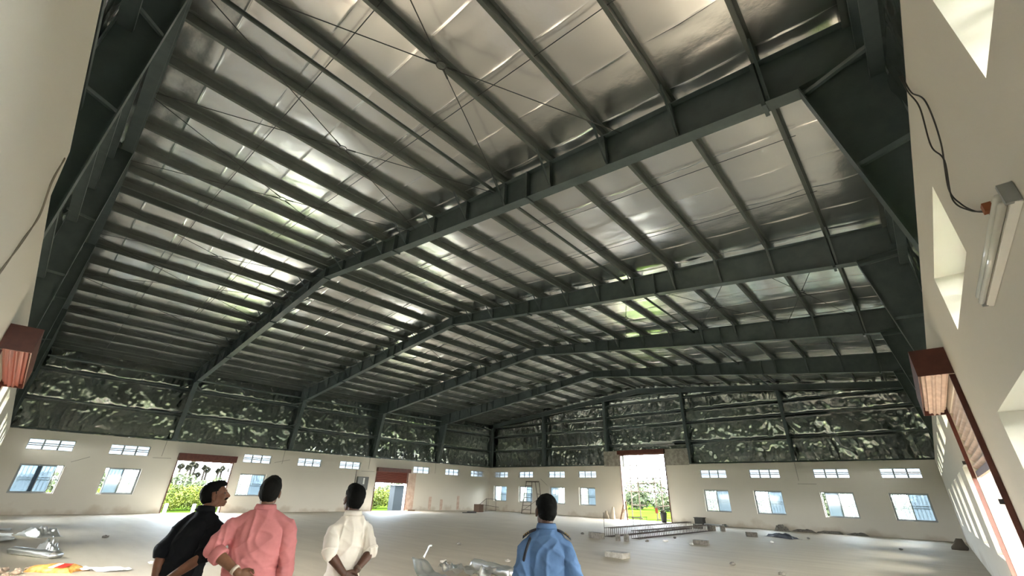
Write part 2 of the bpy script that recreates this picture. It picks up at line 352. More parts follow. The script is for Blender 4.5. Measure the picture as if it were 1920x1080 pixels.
# ------------------------------------------------------------------ windows and ventilators
wn = [0]
def frame_boxes(mb, F, a, b, z0, z1, t, d0, d1):
    F(mb,a,a+t,z0,z1,d0,d1); F(mb,b-t,b,z0,z1,d0,d1); F(mb,a+t,b-t,z0,z0+t,d0,d1); F(mb,a+t,b-t,z1-t,z1,d0,d1)
def Fun(axis, face, out):
    def F(mb,a,b,z0,z1,d0,d1):
        x0,x1 = sorted((face+out*d0, face+out*d1))
        if axis==0: mb.box(x0,x1,a,b,z0,z1)
        else: mb.box(a,b,x0,x1,z0,z1)
    return F
GEO = {'L':(0,0.0,-1),'G':(1,LEN,1),'R':(0,WID,1),'N':(1,0.0,-1)}
SIDE = {'L':'long left wall','G':'far end wall','R':'right side wall','N':'near end wall'}
ORD = ['first','second','third','fourth','fifth','sixth','seventh','eighth','ninth']
def window(key, a, b, z0, z1, milk, label):
    """Sliding window: outer frame, one filmed sash, one clear sash, a steel grille outside."""
    wn[0]+=1; axis, face, out = GEO[key]; F = Fun(axis,face,out)
    mid = (a+b)/2; loc = (face,mid,z0) if axis==0 else (mid,face,z0)
    e = empty('window_%d'%wn[0], loc, label, 'window', 'sliding windows of the %s'%SIDE[key], 'structure')
    mb = MB(); frame_boxes(mb,F,a,b,z0,z1,.045,.19,.26); mb.build('frame', M['alu'], e)
    for k,(s0,s1,m_) in enumerate(milk):
        p,q = a+.045+(b-a-.09)*s0, a+.045+(b-a-.09)*s1; d = .20 if k%2==0 else .228
        mb = MB(); frame_boxes(mb,F,p,q,z0+.045,z1-.045,.035,d,d+.025); s = mb.build('sash', M['alu'], e)
        mb = MB(); F(mb,p+.035,q-.035,z0+.08,z1-.08,d+.01,d+.016); mb.build('pane', M['milky'] if m_ else M['glass'], s)
    mb = MB(); n = 10
    for i in range(n+1):
        u = a+.04+(b-a-.08)*i/n; F(mb,u-.013,u+.013,z0+.02,z1-.02,.275,.287)
    for z in (z0+(z1-z0)*.47, z0+(z1-z0)*.55): F(mb,a+.02,b-.02,z-.016,z+.016,.272,.29)
    g = mb.build('grille', M['bars'], e); g['kind']='stuff'
    c = (face+out*.29,mid,(z0+z1)/2) if axis==0 else (mid,face+out*.29,(z0+z1)/2)
    portal(c, (-out,0,0) if axis==0 else (0,-out,0), b-a, z1-z0)
def vent(key, a, b, z0, z1, label, frosted=True):
    wn[0]+=1; axis, face, out = GEO[key]; F = Fun(axis,face,out)
    mid = (a+b)/2; loc = (face,mid,z0) if axis==0 else (mid,face,z0)
    e = empty('window_%d'%wn[0], loc, label, 'ventilator', 'ventilators of the %s'%SIDE[key], 'structure')
    mb = MB(); frame_boxes(mb,F,a,b,z0,z1,.022,.2,.26); mb.build('frame', M['alu'], e)
    for i in (1,2):
        mb = MB(); u = a+(b-a)*i/3; F(mb,u-.035,u+.035,z0+.022,z1-.022,.21,.25); mb.build('mullion', M['bars'], e)
    for i in range(3):
        u0 = a+(b-a)*i/3+.02; u1 = a+(b-a)*(i+1)/3-.02
        mb = MB(); F(mb,u0,u1,z0+.022,z1-.022,.228,.233); p = mb.build('pane', M['frost'] if frosted else M['glass'], e)
        mb = MB()
        for f_ in (.42,.60): z = z0+(z1-z0)*f_; F(mb,u0,u1,z-.02,z+.02,.222,.24)
        mb.build('glazing_bar', M['bars'], p)
    c = (face+out*.29,mid,(z0+z1)/2) if axis==0 else (mid,face+out*.29,(z0+z1)/2)
    portal(c, (-out,0,0) if axis==0 else (0,-out,0), b-a, z1-z0)
CM = [(0,.5,0),(.48,1,1)]; MC = [(0,.5,1),(.48,1,0)]
for i,(a,b) in enumerate(L_WIN):
    window('L',a,b,*WZ['L'],[[(0,.52,1),(.40,.86,1)],[(.1,.55,1),(.50,1,0)],CM][i],
           ['sliding window nearest the left edge, both sashes filmed pale blue','sliding window between the left-edge window and the palm-view doorway, filmed sash on its left','sliding window just past the palm-view doorway, clear sash left and filmed sash right'][i])
for i,(a,b) in enumerate(L_VENT):
    vent('L',a,b,*VZ,'high six-light ventilator on the left wall, %s counting from the left edge'%ORD[i])
for i,(a,b) in enumerate(G_WIN):
    window('G',a,b,*WZ['G'],[CM,CM,MC,CM,CM,CM,[(.1,.55,1),(.50,1,0)],CM][i], 'sliding window on the far end wall, '+
           ['nearest the far corner','second from the far corner, behind the metal ladder','third from the far corner, filmed sash on its left','last one before the tall doorway','first one past the tall doorway, bamboo poles showing outside','second past the tall doorway','third past the tall doorway, filmed sash on its left','nearest the right wall, above the wall base'][i])
for i,(a,b) in enumerate(G_VENT):
    vent('G',a,b,*VZ,'small high ventilator on the far end wall, '+['nearest the far corner','second from the far corner','third from the far corner','last before the tall doorway','first past the tall doorway','second past the tall doorway','third past the tall doorway','nearest the right wall'][i])
for i,(a,b) in enumerate(R_WIN):
    window('R',a,b,*WZ['R'],[(0,.5,0),(.48,1,1 if i==0 else 0)],'sliding window in the right side wall, '+['hard beside the camera, out past the frame edge','beside the camera below the tube light','first past the right shutter door','second past the right shutter door','third past the right shutter door','fourth past the right shutter door','farthest from the camera'][i])
for i,(a,b) in enumerate(R_VENT):
    vent('R',a,b,3.02,3.52,'high ventilator opening in the right side wall, '+['at the top edge nearest the camera','deep reveal left of the tube light','first past the right shutter door','second past the right shutter door','third past the right shutter door','fourth past the right shutter door','fifth past the right shutter door','sixth past the right shutter door','seventh past the right shutter door'][i],False)
for i,(a,b) in enumerate(N_WIN): window('N',a,b,*WZ['N'],[(0,.5,0),(.48,1,0)],'sliding window low in the near end wall, %s from the left corner'%ORD[i])
for i,(a,b) in enumerate(N_VENT): vent('N',a,b,*VZ,'high ventilator slot in the near end wall, %s from the left corner'%ORD[i],False)

# ------------------------------------------------------------------ doors with rolling shutters
def slats(axis, face, a, b, z0, z1, name, m, parent, pitch_=.10, amp=.026):
    zs = []; n = max(4,int((z1-z0)/pitch_*6)); mb = MB()
    for i in range(n+1):
        z = z0+(z1-z0)*i/n; d = face+amp*math.sin(2*PI*(z-z0)/pitch_); zs.append((d,z))
    vs=[]; fs=[]
    for d,z in zs: vs += [((d,a,z) if axis==0 else (a,d,z)), ((d,b,z) if axis==0 else (b,d,z))]
    for i in range(n): fs.append((2*i,2*i+1,2*i+3,2*i+2))
    mb.add(vs,fs); return mb.build(name, m, parent, smooth=True)
def shutter(num, key, a, b, top, hoodz, depth, curtain_z, label, curtain_mat, hood_a=None, hood_b=None):
    axis, face, out = GEO[key]; inn = -out
    ha = hood_a if hood_a is not None else a-.09; hb = hood_b if hood_b is not None else b+.12
    mid=(a+b)/2; e = empty('door_%d'%num, (face,mid,0) if axis==0 else (mid,face,0), label, 'door', None, 'structure')
    def bx(mb,u0,u1,d0,d1,z0,z1):
        x0,x1 = sorted((face+inn*d0, face+inn*d1))
        if axis==0: mb.box(x0,x1,u0,u1,z0,z1)
        else: mb.box(u0,u1,x0,x1,z0,z1)
    for u in (ha,hb-.012):
        mb=MB(); bx(mb,u,u+.012,.004,depth,hoodz[0],hoodz[1]); mb.build('end_plate', M['red'], e)
    mb=MB(); bx(mb,ha+.012,hb-.012,depth-.012,depth,hoodz[0],hoodz[1]); bx(mb,ha+.012,hb-.012,.004,depth-.012,hoodz[1]-.012,hoodz[1]); mb.build('hood_cover', M['red'], e)
    # the rolled-up curtain on its drum: lengthwise flutes
    r0=(depth-.03)*.48; zc=hoodz[0]+r0*.95; dc=.012+r0; n=156; rg=[]
    for u in (ha+.03,hb-.03):
        ring=[]
        for k in range(n):
            t=2*PI*k/n; r=r0*(.90+.10*math.sin(13*t)); d=face+inn*(dc+r*math.cos(t)); z=zc+r*math.sin(t)
            ring.append((d,u,z) if axis==0 else (u,d,z))
        rg.append(ring)
    mb=MB(); mb.loft(rg); mb.build('rolled_curtain', curtain_mat, e, smooth=False)
    for u in (a-.06,b+.005):
        mb=MB(); bx(mb,u,u+.055,.002,.05,0,hoodz[0]-.004); g=mb.build('guide_rail', M['red'], e)
    pd = face+inn*(-.03)
    if curtain_z < top-.02:
        slats(axis,pd,a,b,curtain_z+.06,top+.05,'curtain',curtain_mat,e)
        mb=MB(); bx(mb,a,b,-.05,-.01,curtain_z-.02,curtain_z+.06); bb=mb.build('bottom_bar', M['red'], e)
    if num==3:   # unseen slab added outside to keep sky and sun off the far jamb
        mb=MB(); mb.box(WID+TH,WID+TH+1.5,a-.5,b+.5,top+.05,top+.17); mb.build('added_light_shield',M['concrete_raw'],e)
    for zz,u in ((1.7,a-.06),(.5,a-.06),(2.25,b+.05),(.5,b+.05)):
        mb=MB(); bx(mb,u-.02,u+.02,.05,.085,zz-.025,zz+.025); mb.build('guide_clamp', M['dark'], e)
    c=(face+out*.29,mid,curtain_z/2) if axis==0 else (mid,face+out*.29,curtain_z/2)
    portal(c,(-out,0,0) if axis==0 else (0,-out,0), b-a, curtain_z)
shutter(1,'L',7.38,10.34,2.9,(2.88,3.25),.33,2.84,'wide open shutter doorway with palms beyond, dark maroon hood',M['redcurtain'])
shutter(2,'L',21.03,24.05,2.93,(2.9,3.2),.31,2.08,'shutter doorway with dark red curtain partly lowered, near the far corner',M['redcurtain'])
shutter(3,'R',7.34,10.36,2.98,(2.98,3.28),.31,2.06,'shutter doorway in the right side wall, ribbed curtain partly lowered, red-brown hood',M['curtain'],7.25,10.5)
shutter(4,'N',22.55,25.65,2.98,(3.0,3.3),.29,2.4,'shutter doorway at the left edge in the near end wall, red-brown hood',M['redcurtain'],22.4,25.77)
shutter(5,'G',15.0,18.72,4.66,(4.68,4.98),.3,4.62,'tall open doorway in the far end wall, maroon hood, scaffold outside',M['redcurtain'],14.87,18.85)

# ------------------------------------------------------------------ roof: deck, foil, purlins
XM = 17.1; HALF = 17.4
rtop = lambda x: 9.89-.1*abs(x-XM)
roofz = lambda x: rtop(x)+.205
mb = MB(); a_, b_ = XM-HALF-.5, XM+HALF+.5
mb.prism([(a_,-.9,roofz(a_)+.08),(XM,-.9,roofz(XM)+.08),(b_,-.9,roofz(b_)+.08),(b_,-.9,roofz(b_)+.12),(XM,-.9,roofz(XM)+.12),(a_,-.9,roofz(a_)+.12)],(0,LEN+1.8,0))
ceil = mb.build('ceiling', M['roof']); tag(ceil, 'foil-lined pitched metal roof over the whole hall', 'roof', kind='structure')
FY = [-.13, 6.8, 13.72, 20.51, 27.3, LEN+.13]       # frame lines
PDX = [.2]+[1.5+1.455*k for k in range(11)]+[17.2]
pit = 1.18; ns = 30
for s in (-1,1):
    for j in range(ns):
        y0 = -.55+j*pit; y1 = min(y0+pit+.02, LEN+.6)
        if y1-y0 < .3: continue
        dx = np.linspace(0,17.62,177); L_=y1-y0; yy = y0+np.concatenate([[0,.012,.03,.055],np.linspace(.12,L_-.12,9),[L_-.055,L_-.03,L_-.012,L_]]); D,Y = np.meshgrid(dx,yy,indexing='ij')
        k = np.searchsorted(np.array(PDX), D); lo = np.array([0]+PDX)[k]; hi = np.array(PDX+[17.8])[np.minimum(k,len(PDX)-1)]
        ph = np.clip((D-lo)/np.maximum(hi-lo,.01),0,1); pin = np.sin(PI*ph)
        near = np.min(np.stack([np.abs(Y-f) for f in FY]),0); nf = np.exp(-(near/.8)**2)
        X = XM+s*D
        wr = vnoise(X*.9, Y*2.2, seed=j)*.013 + vnoise(X*2.1, Y*5.5, seed=3)*.008*(.5+nf*1.5) + vnoise(X*5, Y*9, seed=5)*.0035
        if s>0: wr = wr + (1-np.abs(vnoise(X*1.3+Y*.7, Y*6.0, seed=11)))**4*.020*(.25+nf)
        edge = np.minimum(Y-y0, y1-Y)
        seam = -.015*np.exp(-(edge/.020)**2)
        Z = roofz(X)+.003 - .030*pin**1.0 + wr*pin**.5 + seam*pin + (.004 if j%2 else 0) - .004
        me = grid_mesh(np.stack([X,Y,Z],-1), 'foil_sheet'); link(me,'foil_sheet',M['foil'],ceil)
# purlins: lipped Z sections, lapped full length
for s in (-1,1):
    for i,d in enumerate(PDX[:-1]):
        x = XM+s*d; zb = rtop(x)+.0; zt = rtop(x)+.2; t=.012; fwid=.065
        mb = MB(); y0,y1 = -.05, LEN+.15
        sg = s if i>0 else -s
        mb.box(x-t/2,x+t/2,y0,y1,zb,zt)
        xa,xb = sorted((x-t/2*sg, x-sg*fwid)); mb.box(xa,xb,y0,y1,zb,zb+t)
        xl = x-sg*fwid; mb.box(min(xl,xl+sg*t),max(xl,xl+sg*t),y0,y1,zb+t,zb+.03)
        xa,xb = sorted((x+t/2*sg, x+sg*fwid)); mb.box(xa,xb,y0,y1,zt-t,zt)
        mb.build('purlin', M['purlin'], ceil)
    x = XM+s*17.28; mb=MB(); mb.box(x-.006,x+.006,-.05,LEN+.15,rtop(x)-.05,rtop(x)+.2); xa,xb=sorted((x,x-s*.09)); mb.box(xa,xb,-.05,LEN+.15,rtop(x)-.05,rtop(x)-.038); mb.build('eave_strut',M['purlin'],ceil)
# sag rods, two rows in every bay
for i in range(5):
    for f_ in (.315,.645):
        y = FY[i]+(FY[i+1]-FY[i])*f_
        for s in (-1,1):
            mb=MB(); pts=[(XM+s*d, y, rtop(XM+s*d)+.05) for d in (0.0,8.0,16.2)]; mb.tube(pts,.009,5); mb.build('sag_rod',M['rod'],ceil)
# strut tubes running along the hall just under the purlins
for x in (26.97, 13.2, 6.2, 20.9):
    for i in range(5):
        if x==20.9 and i in (0,3): continue
        z = rtop(x)-.12; mb=MB(); mb.tube([(x,FY[i]+.1,z),(x,FY[i+1]-.1,z)],.045,10); mb.build('strut_tube',M['purlin'],ceil,smooth=True)

# ------------------------------------------------------------------ steel portal frames
def ibot(d):   # underside of the rafter at distance d from the ridge
    return 9.45-(9.45-8.66)*d/6 if d<6 else 8.66-(8.66-7.32)*(d-6)/10.45
FW=.25
def web_prism(mb, poly, y, t=.012): mb.prism([(p[0],y-t/2,p[1]) for p in poly],(0,t,0))
def flange(mb, p, q, y, wd=FW, t=.018):
    """flat plate from p to q (x,z), width wd along y"""
    d = Vector((q[0]-p[0],0,q[1]-p[1])); L=d.length; d.normalize(); n=Vector((-d.z,0,d.x))
    mb.obox(((p[0]+q[0])/2,y,(p[1]+q[1])/2), d*L/2, Vector((0,wd/2,0)), n*t/2)
FR_LAB = ['first dark green-grey portal frame from the camera, tall haunch at upper right','second dark green-grey portal frame from the camera, spanning the hall','third dark green-grey portal frame from the camera, spanning the hall','fourth dark green-grey portal frame, last one before the far end wall']
for fi in range(1,5):
    y = FY[fi]; fr = empty('portal_frame',(XM,y,WH),FR_LAB[fi-1],'steel frame','portal frames across the hall')
    for s in (-1,1):
        P = lambda d,z: (XM+s*d, z)
        col = MB(); zt = rtop(XM+HALF)
        web_prism(col,[P(17.02,WH),P(HALF,WH),P(HALF,zt),P(16.45,rtop(XM+16.45)),P(16.45,7.32)],y)
        flange(col,P(17.02,WH),P(16.45,7.32),y); flange(col,P(HALF,WH),P(HALF,zt-.02),y)
        flange(col,P(16.45,7.36),P(HALF,7.42),y-.06,.10,.012); flange(col,P(16.45,7.36),P(HALF,7.42),y+.06,.10,.012)
        c = col.build('column',M['steel'],fr)
        mb=MB(); flange(mb,P(17.02,WH+.01),P(17.4,WH+.01),y,.3,.02); mb.build('base_plate',M['steel'],c)
        ra = MB(); ds=[0,6,16.45]
        web_prism(ra,[P(0,9.89)]+[P(16.45,rtop(XM+16.45))]+[P(d,ibot(d)) for d in reversed(ds)],y)
        for u,v in zip(ds[:-1],ds[1:]): flange(ra,P(u,ibot(u)),P(v,ibot(v)),y)
        flange(ra,P(0,9.885),P(HALF,zt-.005),y,FW,.012)
        r = ra.build('rafter',M['steel'],fr)
        for d in (.02,5.2,11.0):      # bolted splice plates
            mb=MB(); x=XM+s*d; mb.box(x-.02,x+.02,y-.15,y+.15,ibot(d)-.06,rtop(x)-.01); mb.build('splice_plate',M['steel'],r)
        d=15.97; x=XM+s*d; mb=MB(); mb.box(x-.03,x+.03,y-.14,y+.14,ibot(d)-.08,rtop(x)-.01); mb.build('splice_plate',M['steel'],r)
        for d in PDX[1:-1]:           # fly braces from purlin down to the bottom flange, cleat between
            x=XM+s*d
            for t_ in (-1,1):
                mb=MB(); mb.bar((x+s*.02,y+t_*.62,rtop(x)+.02),(x,y+t_*.06,ibot(d)+.02),.045,.006,ref=(0,1,0)); mb.bar((x+s*.0,y+t_*.62,rtop(x)+.02),(x-.02,y+t_*.06,ibot(d)+.02),.006,.045,ref=(0,1,0)); mb.build('fly_brace',M['steel'],r)
            mb=MB(); mb.box(x-.005,x+.005,y-.10,y+.10,rtop(x)-.002,rtop(x)+.17); mb.build('purlin_cleat',M['steel'],r)
            mb=MB(); mb.box(x-.005,x+.005,y-.115,y+.115,ibot(d)+.02,rtop(x)-.012); mb.build('web_stiffener',M['steel'],r)
        for zg,dz in ((7.0,.3),(5.45,.25)):
            din = 17.02-(zg+.1-WH)*(.57/3.44)
            for t_ in (-1,1):
                mb=MB(); mb.bar((XM+s*(din+.01),y+t_*.05,zg+.22),(XM+s*17.32,y+t_*.62,zg+.02),.06,.06,ref=(0,0,1)); mb.build('girt_brace',M['steel'],c)
GAB = [6.88,13.7,20.64,27.3]
for yi, nm, lab in ((0,'N','light gable frame of dark steel along the top of the near end wall, upper left'),(5,'G','light gable frame of dark steel along the top of the far end wall')):
    y = FY[yi]; fr = empty('gable_frame',(XM,y,WH),lab,'steel frame')
    for s in (-1,1):
        P = lambda d,z: (XM+s*d, z)
        ra=MB(); web_prism(ra,[P(0,9.89),P(HALF,rtop(XM+HALF)),P(HALF,rtop(XM+HALF)-.4),P(0,9.49)],y); flange(ra,P(0,9.49),P(17.2,9.49-1.72),y,.2,.014); flange(ra,P(0,9.885),P(HALF,8.145),y,.2,.012)
        r=ra.build('rafter',M['steel'],fr)
        col=MB(); web_prism(col,[P(17.0,WH),P(HALF,WH),P(HALF,8.14),P(17.0,8.18)],y); flange(col,P(17.0,WH),P(17.0,8.17),y,.2,.014); flange(col,P(HALF,WH),P(HALF,8.13),y,.2,.014); col.build('column',M['steel'],fr)
    for k,x in enumerate(GAB):
        z1 = rtop(x)-.42
        zb = WH if not (nm=='G' and k in(1,2)) else 4.98
        if nm=='G' and k==2: zb = WH
        d_ = -1 if nm=='G' else 1
        yo = y-d_*.33; yi_ = y+d_*.12
        mb=MB(); mb.box(x-.006,x+.006,min(yo,yi_),max(yo,yi_),zb,z1); mb.box(x-.1,x+.1,yi_-.008,yi_+.008,zb,z1); mb.box(x-.1,x+.1,yo-.008,yo+.008,zb,z1)
        o=mb.build('gable_column',M['steel'])
        lab2 = ('dark steel I-column on the far end wall, %s'%['first from the far corner','just before the tall doorway','just past the tall doorway','nearest the right wall']['%d'%k and k]) if nm=='G' else ('dark steel column above the near end wall, %s'%['farthest down the wall','third from the camera','second from the camera','nearest the camera'][k])
        tag(o,lab2,'steel column','columns of the end walls')
        for zz in (5.45,6.87):
            if zz>z1: continue
            mb=MB(); mb.bar((x+.1,yi_-d_*.02,zz+.15),(x+.62,yo,zz),.045,.045); mb.build('girt_brace',M['steel'],o)

# rod braces in the first and third roof bays (crossing rods meeting at a ring)
def brace(x0,x1,ya,yb,label):
    xc=(x0+x1)/2; yc=(ya+yb)/2; Z=lambda x: rtop(x)-.16
    e=empty('rod_brace',(xc,yc,Z(xc)),label,'bracing','crossed rod braces under the roof')
    mb=MB(); pts=[(xc+.09*math.cos(t),yc+.09*math.sin(t),Z(xc)-.1*0.09*math.cos(t)*(1 if xc>XM else -1)) for t in np.linspace(0,2*PI,21)]; mb.tube(pts,.011,5,False); mb.build('ring',M['rod'],e)
    for x,y in ((x0+.06,ya),(x1-.06,ya),(x0+.06,yb),(x1-.06,yb)):
        d=Vector((x-xc,y-yc,Z(x)-Z(xc))); n=d.normalized(); p=Vector((xc,yc,Z(xc)))+n*.09
        mb=MB(); mb.tube([p,Vector((x,y,Z(x)))],.010,5); r=mb.build('brace_rod',M['rod'],e)
        mb=MB(); mb.tube([p+n*.02,p+n*.2],.019,6); mb.build('turnbuckle',M['rod'],r)
pan=[(27.05,30.75),(23.3,27.05),(19.55,23.3),(14.0,16.6),(10.3,14.0),(6.6,10.3),(2.9,6.6)]
nmz=['nearest the right wall','second from the right wall','third from the right wall','just beyond the ridge','second beyond the ridge','third beyond the ridge','nearest the left wall']
for bi,bn in ((0,'nearest'),(2,'third')):
    for k,(a,b) in enumerate(pan): brace(a+.05,b-.05,FY[bi]+.1,FY[bi+1]-.1,'crossed brace rods with a ring, %s roof bay, %s'%(bn,nmz[k]))
brace(30.75,33.0,FY[2]+.1,FY[3]-.1,'thin crossed brace rods with a ring, third roof bay, tight against the right eave')

# ------------------------------------------------------------------ foil-lined wall cladding above the masonry, with girts
def wall_foil(key, axis, pos, u0, u1, ztop, inn, girts, seed, zbot=WH-.05):
    n=max(1,round((u1-u0)/1.2)); par=walls[key]
    for j in range(n):
        a=u0+(u1-u0)*j/n; b=u0+(u1-u0)*(j+1)/n+.03
        us=np.linspace(a,b,25); ts=np.linspace(0,1,78); U,T=np.meshgrid(us,ts,indexing='ij')
        zt=np.array([ztop(u) for u in us])[:,None]; zb=np.array([zbot(u) if callable(zbot) else zbot for u in us])[:,None]
        Z=zb+(zt-zb)*T
        pin=np.ones_like(Z)
        for g in girts: pin*=1-.85*np.exp(-((Z-g)/.10)**2)
        hb=np.exp(-((Z-WH)/.55)**2)
        wv=.5*vnoise(U*1.3,Z*.9,seed=seed+9)
        big=vnoise(U*.9+.25*Z,Z*.6,seed=seed+1)*.045
        r1=1-np.abs(vnoise(U*2.3+wv*1.2+.35*Z,Z*.75+U*.4,seed=seed+2))
        r2=1-np.abs(vnoise(U*3.6-Z*1.2+wv,Z*2.1+U*.8,seed=seed+3))
        r4=1-np.abs(vnoise(U*7.0+wv*3,Z*.6,seed=seed+6))
        D=big+.060*r1+.030*r2+hb*.06*r4+.008*vnoise(U*8,Z*8,seed=seed+7)
        D=D*pin - .02
        D=np.clip(D,-.05,.16)
        Q=pos+inn*D
        P=np.stack([Q,U,Z],-1) if axis==0 else np.stack([U,Q,Z],-1)
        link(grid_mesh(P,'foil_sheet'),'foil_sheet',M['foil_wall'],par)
eave=lambda u: 8.19
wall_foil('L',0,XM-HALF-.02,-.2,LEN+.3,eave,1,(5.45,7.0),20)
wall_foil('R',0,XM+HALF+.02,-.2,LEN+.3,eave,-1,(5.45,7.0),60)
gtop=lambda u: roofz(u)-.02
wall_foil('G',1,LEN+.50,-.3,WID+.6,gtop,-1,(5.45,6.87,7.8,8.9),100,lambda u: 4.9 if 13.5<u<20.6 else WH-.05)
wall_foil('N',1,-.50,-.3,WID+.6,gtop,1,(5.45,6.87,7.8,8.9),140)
def girt(key,axis,pos,u0,u1,z,nm='girt',h_=.15,t=.012):
    mb=MB(); inn={'L':1,'G':-1,'R':-1,'N':1}[key]
    a,b=sorted((pos,pos+inn*.006)); c,d=sorted((pos,pos+inn*.16))
    for (p,q,zz0,zz1) in ((c,d,z-.006,z+.006),(pos+inn*.16-.006,pos+inn*.16+.006,z-.006,z+.06)):
        if axis==0: mb.box(p,q,u0,u1,zz0,zz1)
        else: mb.box(u0,u1,p,q,zz0,zz1)
    if axis==0: mb.box(min(pos,pos+inn*.012),max(pos,pos+inn*.012),u0,u1,z,z+.05)
    else: mb.box(u0,u1,min(pos,pos+inn*.012),max(pos,pos+inn*.012),z,z+.05)
    mb.build(nm,M['steel'],walls[key])
for key,pos in (('L',XM-HALF+.01),('R',XM+HALF-.01)):
    for z in (5.45,7.0):
        for i in range(5): girt(key,0,pos,FY[i]+.02,FY[i+1]-.02,z)
    girt(key,0,pos,0,LEN,7.62)
    girt(key,0,pos,0,LEN,WH+.05,'base_angle')
xs=[-.2]+GAB+[34.3]
for key,pos in (('G',LEN+.44),('N',-.44)):
    for i in range(5):
        for z in (5.45,6.87,7.8,8.75,9.3):
            a,b=xs[i]+.02,xs[i+1]-.02
            if key=='G' and i==2 and z==5.45: 
                girt(key,1,pos,a,a+1.3,z); girt(key,1,pos,b-1.2,b,z); continue
            lim=min(rtop(a),rtop(b)) if z<8 else max(rtop(a),rtop(b))
            if z>rtop((a+b)/2)-.45: continue
            girt(key,1,pos,a,b,z)
        if not(key=='G' and i==2): girt(key,1,pos,xs[i],xs[i+1],WH+.05,'base_angle')
# outer cladding sheets behind the foil keep the daylight out
for key,args in (('L',(XM-HALF-.2,XM-HALF-.16,-.75,LEN+.75,WH-.3,8.44)),('R',(XM+HALF+.16,XM+HALF+.2,-.75,LEN+.75,WH-.3,8.44))):
    mb=MB(); mb.box(*args); mb.build('cladding_sheet',M['roof'],walls[key])
for key,y in (('G',LEN+.58),('N',-.62)):
    mb=MB(); zb=WH-.3
    mb.box(-.4,34.7,min(y,y+(.34 if key=='N' else -.29)),max(y,y+(.34 if key=='N' else -.29)),WH-.3,WH-.06) if key=='N' else [mb.box(a,b,LEN+.29,y,WH-.3,WH-.06) for a,b in ((-.4,14.9),(18.8,34.7))]
    if key=='N': mb.prism([(-.5,y,zb),(34.75,y,zb),(34.75,y,8.43),(XM,y,10.19),(-.5,y,8.42)],(0,.03,0))
    else:
        for p in ([(-.5,zb),(15.0,zb),(15.0,9.98),(-.5,8.42)],[(15.0,4.7),(18.72,4.7),(18.72,10.03),(XM,10.19),(15.0,9.98)],[(18.72,zb),(34.75,zb),(34.75,8.42),(18.72,10.03)]):
            mb.prism([(a,y,b) for a,b in p],(0,.03,0))
    mb.build('cladding_sheet',M['roof'],walls[key])
# ------------------------------------------------------------------ things fixed to the walls
def fix_to(name, label, cat, loc): return empty(name, loc, label, cat)
# tube-light batten on the right wall
t = empty('tube_light', (WID,3.35,2.71), 'unlit white fluorescent tube batten on the right wall by the frame edge', 'light')
mb = MB(); mb.prism([(WID-.002,2.72,2.665),(WID-.03,2.72,2.675),(WID-.03,2.72,2.745),(WID-.002,2.72,2.76)],(0,1.24,0)); mb.build('batten',M['white'],t)
for z in (2.69,2.728):
    mb=MB(); mb.tube([(WID-.045,2.76,z),(WID-.045,3.93,z)],.013,10); mb.build('tube',mat('opal_tube_%d'%int(z*1000),(.78,.77,.72),.25),t,smooth=True)
for y in (2.715,3.945):
    mb=MB(); mb.box(WID-.045,WID-.002,y,y+.02,2.672,2.755); mb.build('end_cap',M['alu'],t)
# loose cables over the right wall
t = empty('loose_cable',(WID,3.2,2.84),'pair of thin dark cables looping down the right wall to a bare junction','cable')
def curve_pts(pts,n=8):
    P=[Vector(p) for p in pts]; out=[]
    for i in range(len(P)-1):
        p0=P[max(i-1,0)];p1=P[i];p2=P[i+1];p3=P[min(i+2,len(P)-1)]
        for k in range(n):
            u=k/n; out.append(.5*((2*p1)+(-p0+p2)*u+(2*p0-5*p1+4*p2-p3)*u*u+(-p0+3*p1-3*p2+p3)*u**3))
    return out+[P[-1]]
xw=WID-.012
mb=MB(); mb.tube(curve_pts([(xw,3.27,3.90),(xw,3.27,3.76),(xw,3.12,3.55),(xw,3.24,3.36),(xw-.01,3.50,3.22),(xw,3.48,3.10),(xw,3.30,2.95),(xw,3.11,2.84)]),.0038,5); mb.build('cable',M['cable'],t,smooth=True)
mb=MB(); mb.tube(curve_pts([(xw-.01,3.27,3.90),(xw-.01,3.27,3.77),(xw-.01,3.22,3.60),(xw-.02,3.34,3.42),(xw-.01,3.30,3.28),(xw-.02,3.48,3.14),(xw-.01,3.32,2.97),(xw,3.12,2.85)]),.0038,5); mb.build('cable',M['cable'],t,smooth=True)
mb=MB(); mb.box(WID-.03,WID-.001,3.07,3.11,2.83,2.87); mb.build('junction',mat('terminal_orange',(.35,.12,.05),.7),t)
mb=MB(); mb.tube(curve_pts([(xw,3.11,2.84),(xw,3.12,2.78),(xw,3.10,2.73),(xw+.004,3.10,2.772)]),.004,5); mb.build('cable',M['cable2'],t,smooth=True)
# thin tan cables drooping over the near wall, upper left
t = empty('drooping_cable',(28.6,.02,3.0),'thin tan cables drooping down the near end wall at the left edge','cable')
for o_ in (0,.06):
    mb=MB(); mb.tube(curve_pts([(28.86+o_*.4,.012,4.0),(28.82-o_,.012,3.80),(28.52-o_,.02,3.62),(28.42+o_,.012,3.38),(28.6-o_,.012,3.05),(28.75,.012,2.7)]),.005,5); mb.build('cable',M['cable2'],t,smooth=True)
